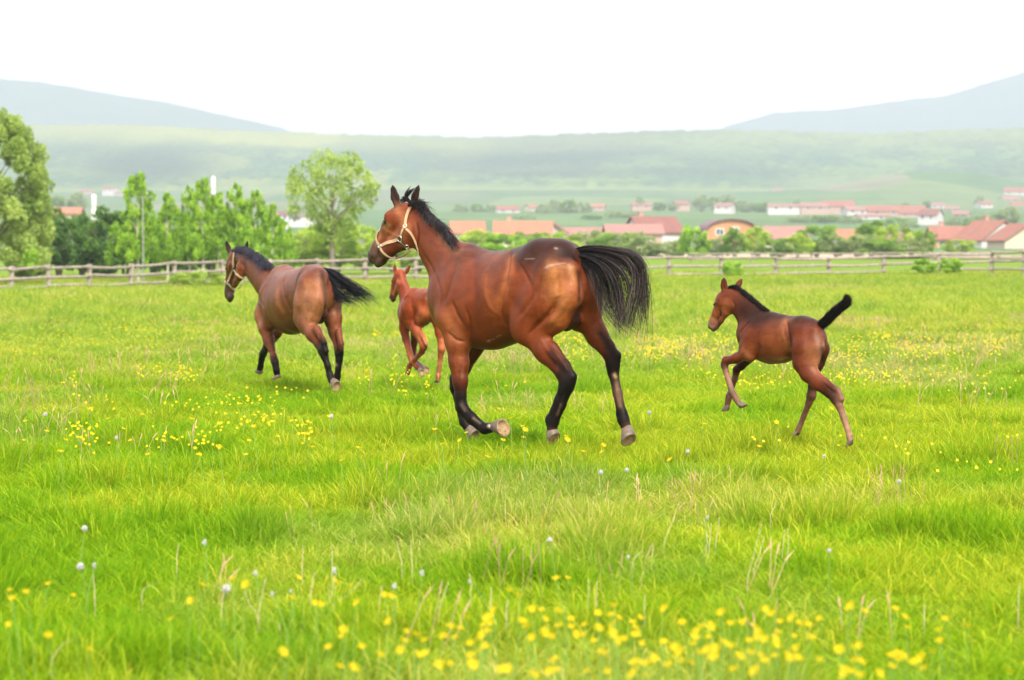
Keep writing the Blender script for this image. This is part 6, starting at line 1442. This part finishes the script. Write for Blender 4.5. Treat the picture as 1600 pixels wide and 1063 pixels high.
    paints = [([(1226, 502), (1221, 515), (1224, 530), (1231, 545)], .035, (.40, .16, .06), .65), ([(1262, 548), (1272, 555), (1276, 570)], .035, (.36, .16, .07), .6), ([(1276, 525), (1282, 535), (1282, 560)], .028, (.20, .12, .09), .7),
              ([(1285, 545), (1286, 560)], .022, (.03, .018, .015), .8), ([(1218, 562), (1230, 559)], .014, (.5, .42, .34), .6), ([(1186, 538), (1189, 541)], .014, (.05, .025, .02), .7),
              ([(1130, 478), (1133, 490), (1128, 500)], .03, (.40, .14, .05), .55), ([(1108, 505), (1112, 511)], .013, (.42, .3, .26), .6), ([(1107, 513), (1113, 520)], .012, (.05, .04, .04), .7),
              ([(1116, 473), (1119, 475)], .009, (.02, .01, .01), .7), ([(1166, 486), (1178, 497), (1190, 503)], .07, (.03, .014, .013), .7), ([(1230, 520), (1234, 540)], .010, (.05, .02, .015), .6),
              ([(1160, 547), (1168, 555)], .03, (.4, .17, .08), .5), ([(1190, 512), (1215, 515)], .05, (.13, .035, .02), .5)]
    s.build(B, strokes, paints, extra)
    s.hoof(K(1154.5, 630, .085), K(1161, 639, .085), .024, .036, (.5, 0, 1))
    s.hoof(K(1136.5, 633, -.08), K(1135, 645, -.08), .024, .034, (1, 0, -.2))
    s.hoof(K(1328.5, 687, .09), K(1330, 698, .09), .025, .034, (1, 0, -.2))
    s.hoof(K(1246, 675, -.09), K(1244, 683, -.09), .024, .034, (1, 0, -.2))
    s.eye(1116, 476, .0145)
    s.mane([(1136, 451, 0), (1148, 449, 0), (1161, 456, 0), (1174, 466, 0), (1186, 476, 0), (1199, 486, 0)], 2400, .055, .5, .9, side=.004, lspread=.012, r0=(.001, .0022))
    s.brush([(1276, 514, 0), (1288, 504, 0), (1300, 492, 0), (1312, 482, 0), (1319, 475, 0), (1322.5, 465, 0)], 3000, .021, .10)
    return s

# ---------------------------------------------------------------- the chestnut foal behind the big mare
def chestnut_foal():
    s = Horse('foal', 66, 27.0, 652, 'reddish chestnut foal running behind the large bay horse, partly hidden by its chest', 'foal', None,
              .0075, (-.95, -.45, -.02), (1.0, .45, 1.6))
    s.rs = 1.06; K = s.K; B = (.30, .062, .020); BL = (.46, .15, .06); BD = (.15, .04, .022); Q = (.46, .2, .10)
    s.tube([(636, 489, 0, .125, .8), (640, 489, 0, .16, .7), (645, 489, 0, .175, .75), (652, 487, 0, .175, .8), (659, 481, 0, .165, .85), (666, 476, 0, .16, .9), (671, 478, 0, .13, .9)], .03, colr=B)
    s.tube([(658, 466, .055, .075), (668, 466, .04, .065)], .05, colr=BD); s.tube([(662, 466, -.055, .075), (672, 467, -.04, .065)], .05, colr=BD)
    s.tube([(645, 468, 0, .04), (652, 470, 0, .05)], .05, colr=B); s.tube([(673, 461, 0, .03), (676, 462, 0, .022)], .03, colr=BD)
    s.tube([(637, 476, 0, .11, .7), (634, 463, .01, .088, .65), (630, 449, .02, .074, .7), (627, 437, .03, .066, .8)], .035, colr=B)
    s.F.begin()
    s.tube([(625, 430, .035, .066, .9), (621.5, 438, .04, .064, .92), (619, 446, .045, .054, .9), (616, 456, .05, .044, .9), (613.5, 464, .05, .040, .95)], .02, colr=[B, B, B, BL, (.2, .1, .08)])
    for sg in (1, -1):
        s.tube([(624, 443, .045 + sg * .025, .038, .7), (621, 451, .045 + sg * .02, .034, .7), (617, 462, .05 + sg * .012, .022)], .02, colr=BL)
    s.tube([(615.5, 468, .05, .024), (614, 470, .05, .02)], .015, colr=(.06, .045, .045))
    s.F.end(.025)
    e, t1 = K(618, 428, .085), K(616.5, 412, .095); s.fix_ear(e, t1, (-.3, .9, 0), .028, .4)
    e2, t2 = K(634, 427, -.03), K(641.5, 414, -.06); s.fix_ear(e2, t2, (0, -.6, .2), .026, .4)
    for q, t in ((e, t1), (e2, t2)): s.cols.append((np.array(q), np.array(t), .02, .012, None, 1, 1, np.array(B), np.array(BD), 2))
    # near hind
    s.F.begin()
    s.tube([(648, 467, .08, .12, .9), (645, 484, .10, .135, .85), (643, 500, .11, .105, .85)], .035, colr=[B, B, B])
    s.tube([(663, 472, .05, .075, .9), (664, 488, .06, .078, .9), (657, 500, .08, .07, .9)], .03, colr=[BL, BL, B])
    s.tube([(644, 502, .11, .08, .85), (650, 516, .11, .062, .85), (658, 530, .10, .045, .85)], .025, colr=[B, B, BL])
    s.tube([(653, 514, .10, .03), (662, 528, .10, .022), (666, 538, .10, .02)], .02, colr=[B, BL, Q])
    s.tube([(659, 534, .10, .041, .85), (662, 542, .10, .042, .85), (659, 550, .10, .034, .9)], .02, colr=[BL, B, B])
    s.tube([(659, 550, .10, .031, .9), (650, 560, .10, .026, .9), (642, 568, .10, .028, .95)], .012, colr=[B, BL, BL])
    s.tube([(640, 571, .10, .032), (638, 579, .10, .026)], .012, colr=[BL, Q])
    s.F.end(.02)
    s.F.begin()
    s.tube([(678, 478, -.08, .10, .85), (686, 500, -.09, .085, .85), (688, 520, -.09, .06, .85), (689, 532, -.09, .042, .9)], .03, colr=[B, B, B, BL])
    s.tube([(689.5, 535, -.09, .043, .9), (690, 545, -.09, .042, .9), (688.5, 555, -.09, .032, .9)], .02, colr=BL)
    s.tube([(688.5, 555, -.09, .029), (687, 570, -.09, .025), (685, 583, -.09, .028)], .012, colr=[BL, Q, Q])
    s.tube([(685, 586, -.09, .03), (684, 593, -.09, .026)], .012, colr=Q)
    s.F.end(.02)
    # forelegs
    s.tube([(640, 478, .07, .06, .75), (632, 496, .10, .07, .75), (632, 512, .10, .06, .8)], .03, colr=B)
    s.F.begin()
    s.tube([(631, 512, .10, .06, .85), (634.5, 530, .10, .045, .85), (639, 547, .10, .036, .9)], .02, colr=[B, B, BL])
    s.tube([(640, 552, .10, .038, .9), (642, 559, .10, .036, .9)], .015, colr=BL)
    s.tube([(643, 562, .10, .028), (648, 570, .09, .025), (652, 574, .08, .028), (655, 577, .08, .025)], .012, colr=[BL, B, B, BD])
    s.F.end(.02)
    s.F.begin()
    s.tube([(648, 515, -.06, .055, .85), (647, 535, -.07, .038, .9), (646, 550, -.07, .034, .9)], .02, colr=[BD, BD, BD])
    s.tube([(646, 552, -.07, .034), (650, 566, -.06, .024), (657, 572, -.06, .028), (661, 574, -.05, .025)], .015, colr=[BD, BD, BD, BD])
    s.F.end(.02)
    s.tube([(671, 495, 0, .05), (665, 503, 0, .04)], .03, colr=BD)
    def extra(C, V, N):
        z = V[:, 2]; w = (np.clip((z - 1.08) / .12, 0, 1) * np.clip((.35 - V[:, 0]) / .2, 0, 1) * .5)[:, None]
        return C * (1 - w) + np.array((.14, .03, .02)) * w
    strokes = [([(630, 466), (628, 480), (629, 498), (634, 512)], -.014, .014), ([(640, 458), (632, 466), (628, 474)], .008, .014), ([(655, 484), (652, 500)], -.005, .014), ([(655, 525), (661, 535)], -.004, .006), ([(622, 430), (627, 445)], -.004, .012)]
    paints = [([(633, 462), (630, 475)], .014, (.5, .22, .12), .6), ([(629, 490), (632, 505)], .02, (.07, .025, .02), .6), ([(658, 495), (650, 510), (654, 522)], .03, (.5, .18, .08), .5), ([(668, 466), (671, 468)], .012, (.6, .4, .3), .6),
              ([(622, 432), (628, 446), (632, 458)], .02, (.16, .03, .02), .6), ([(611, 440)], .010, BLACK, .8), ([(609.5, 462), (611, 466)], .018, (.07, .05, .055), .7), ([(660, 505), (668, 505)], .025, BD, .7)]
    s.hl = .045
    s.build(B, strokes, paints, extra)
    s.hoof(K(638, 579, .10), K(637, 588, .10), .027, .036, (1, 0, -.2))
    s.hoof(K(684, 593, -.09), K(683, 600, -.09), .027, .036, (1, 0, -.2))
    s.hoof(K(655, 577, .08), K(658, 581, .08) + np.array([-.03, 0, 0]), .026, .040, (.4, 0, -1))
    s.hoof(K(661, 574, -.05), K(666, 576, -.05) + np.array([-.03, 0, 0]), .026, .040, (.4, 0, -1))
    s.eye(611, 439.5, .014)
    s.mane([(627, 424, .03), (631, 434, .02), (634, 446, .01), (640, 456, 0)], 900, .03, .4, .8, side=.004, lspread=.008, cols=((.16, .035, .02), (.22, .05, .025)), r0=(.001, .002))
    s.tail([[(675, 461), (677, 466), (677, 474), (676, 482)], [(676, 461), (679, 467), (679, 475), (678, 484)]], 350, .014, [(.04, .02, .018)], [(.03, .02, .02)], (.0015, .003), wild=.02, m=8)
    return s
mare2 = far_mare()
foal1 = bay_foal()
foal2 = chestnut_foal()
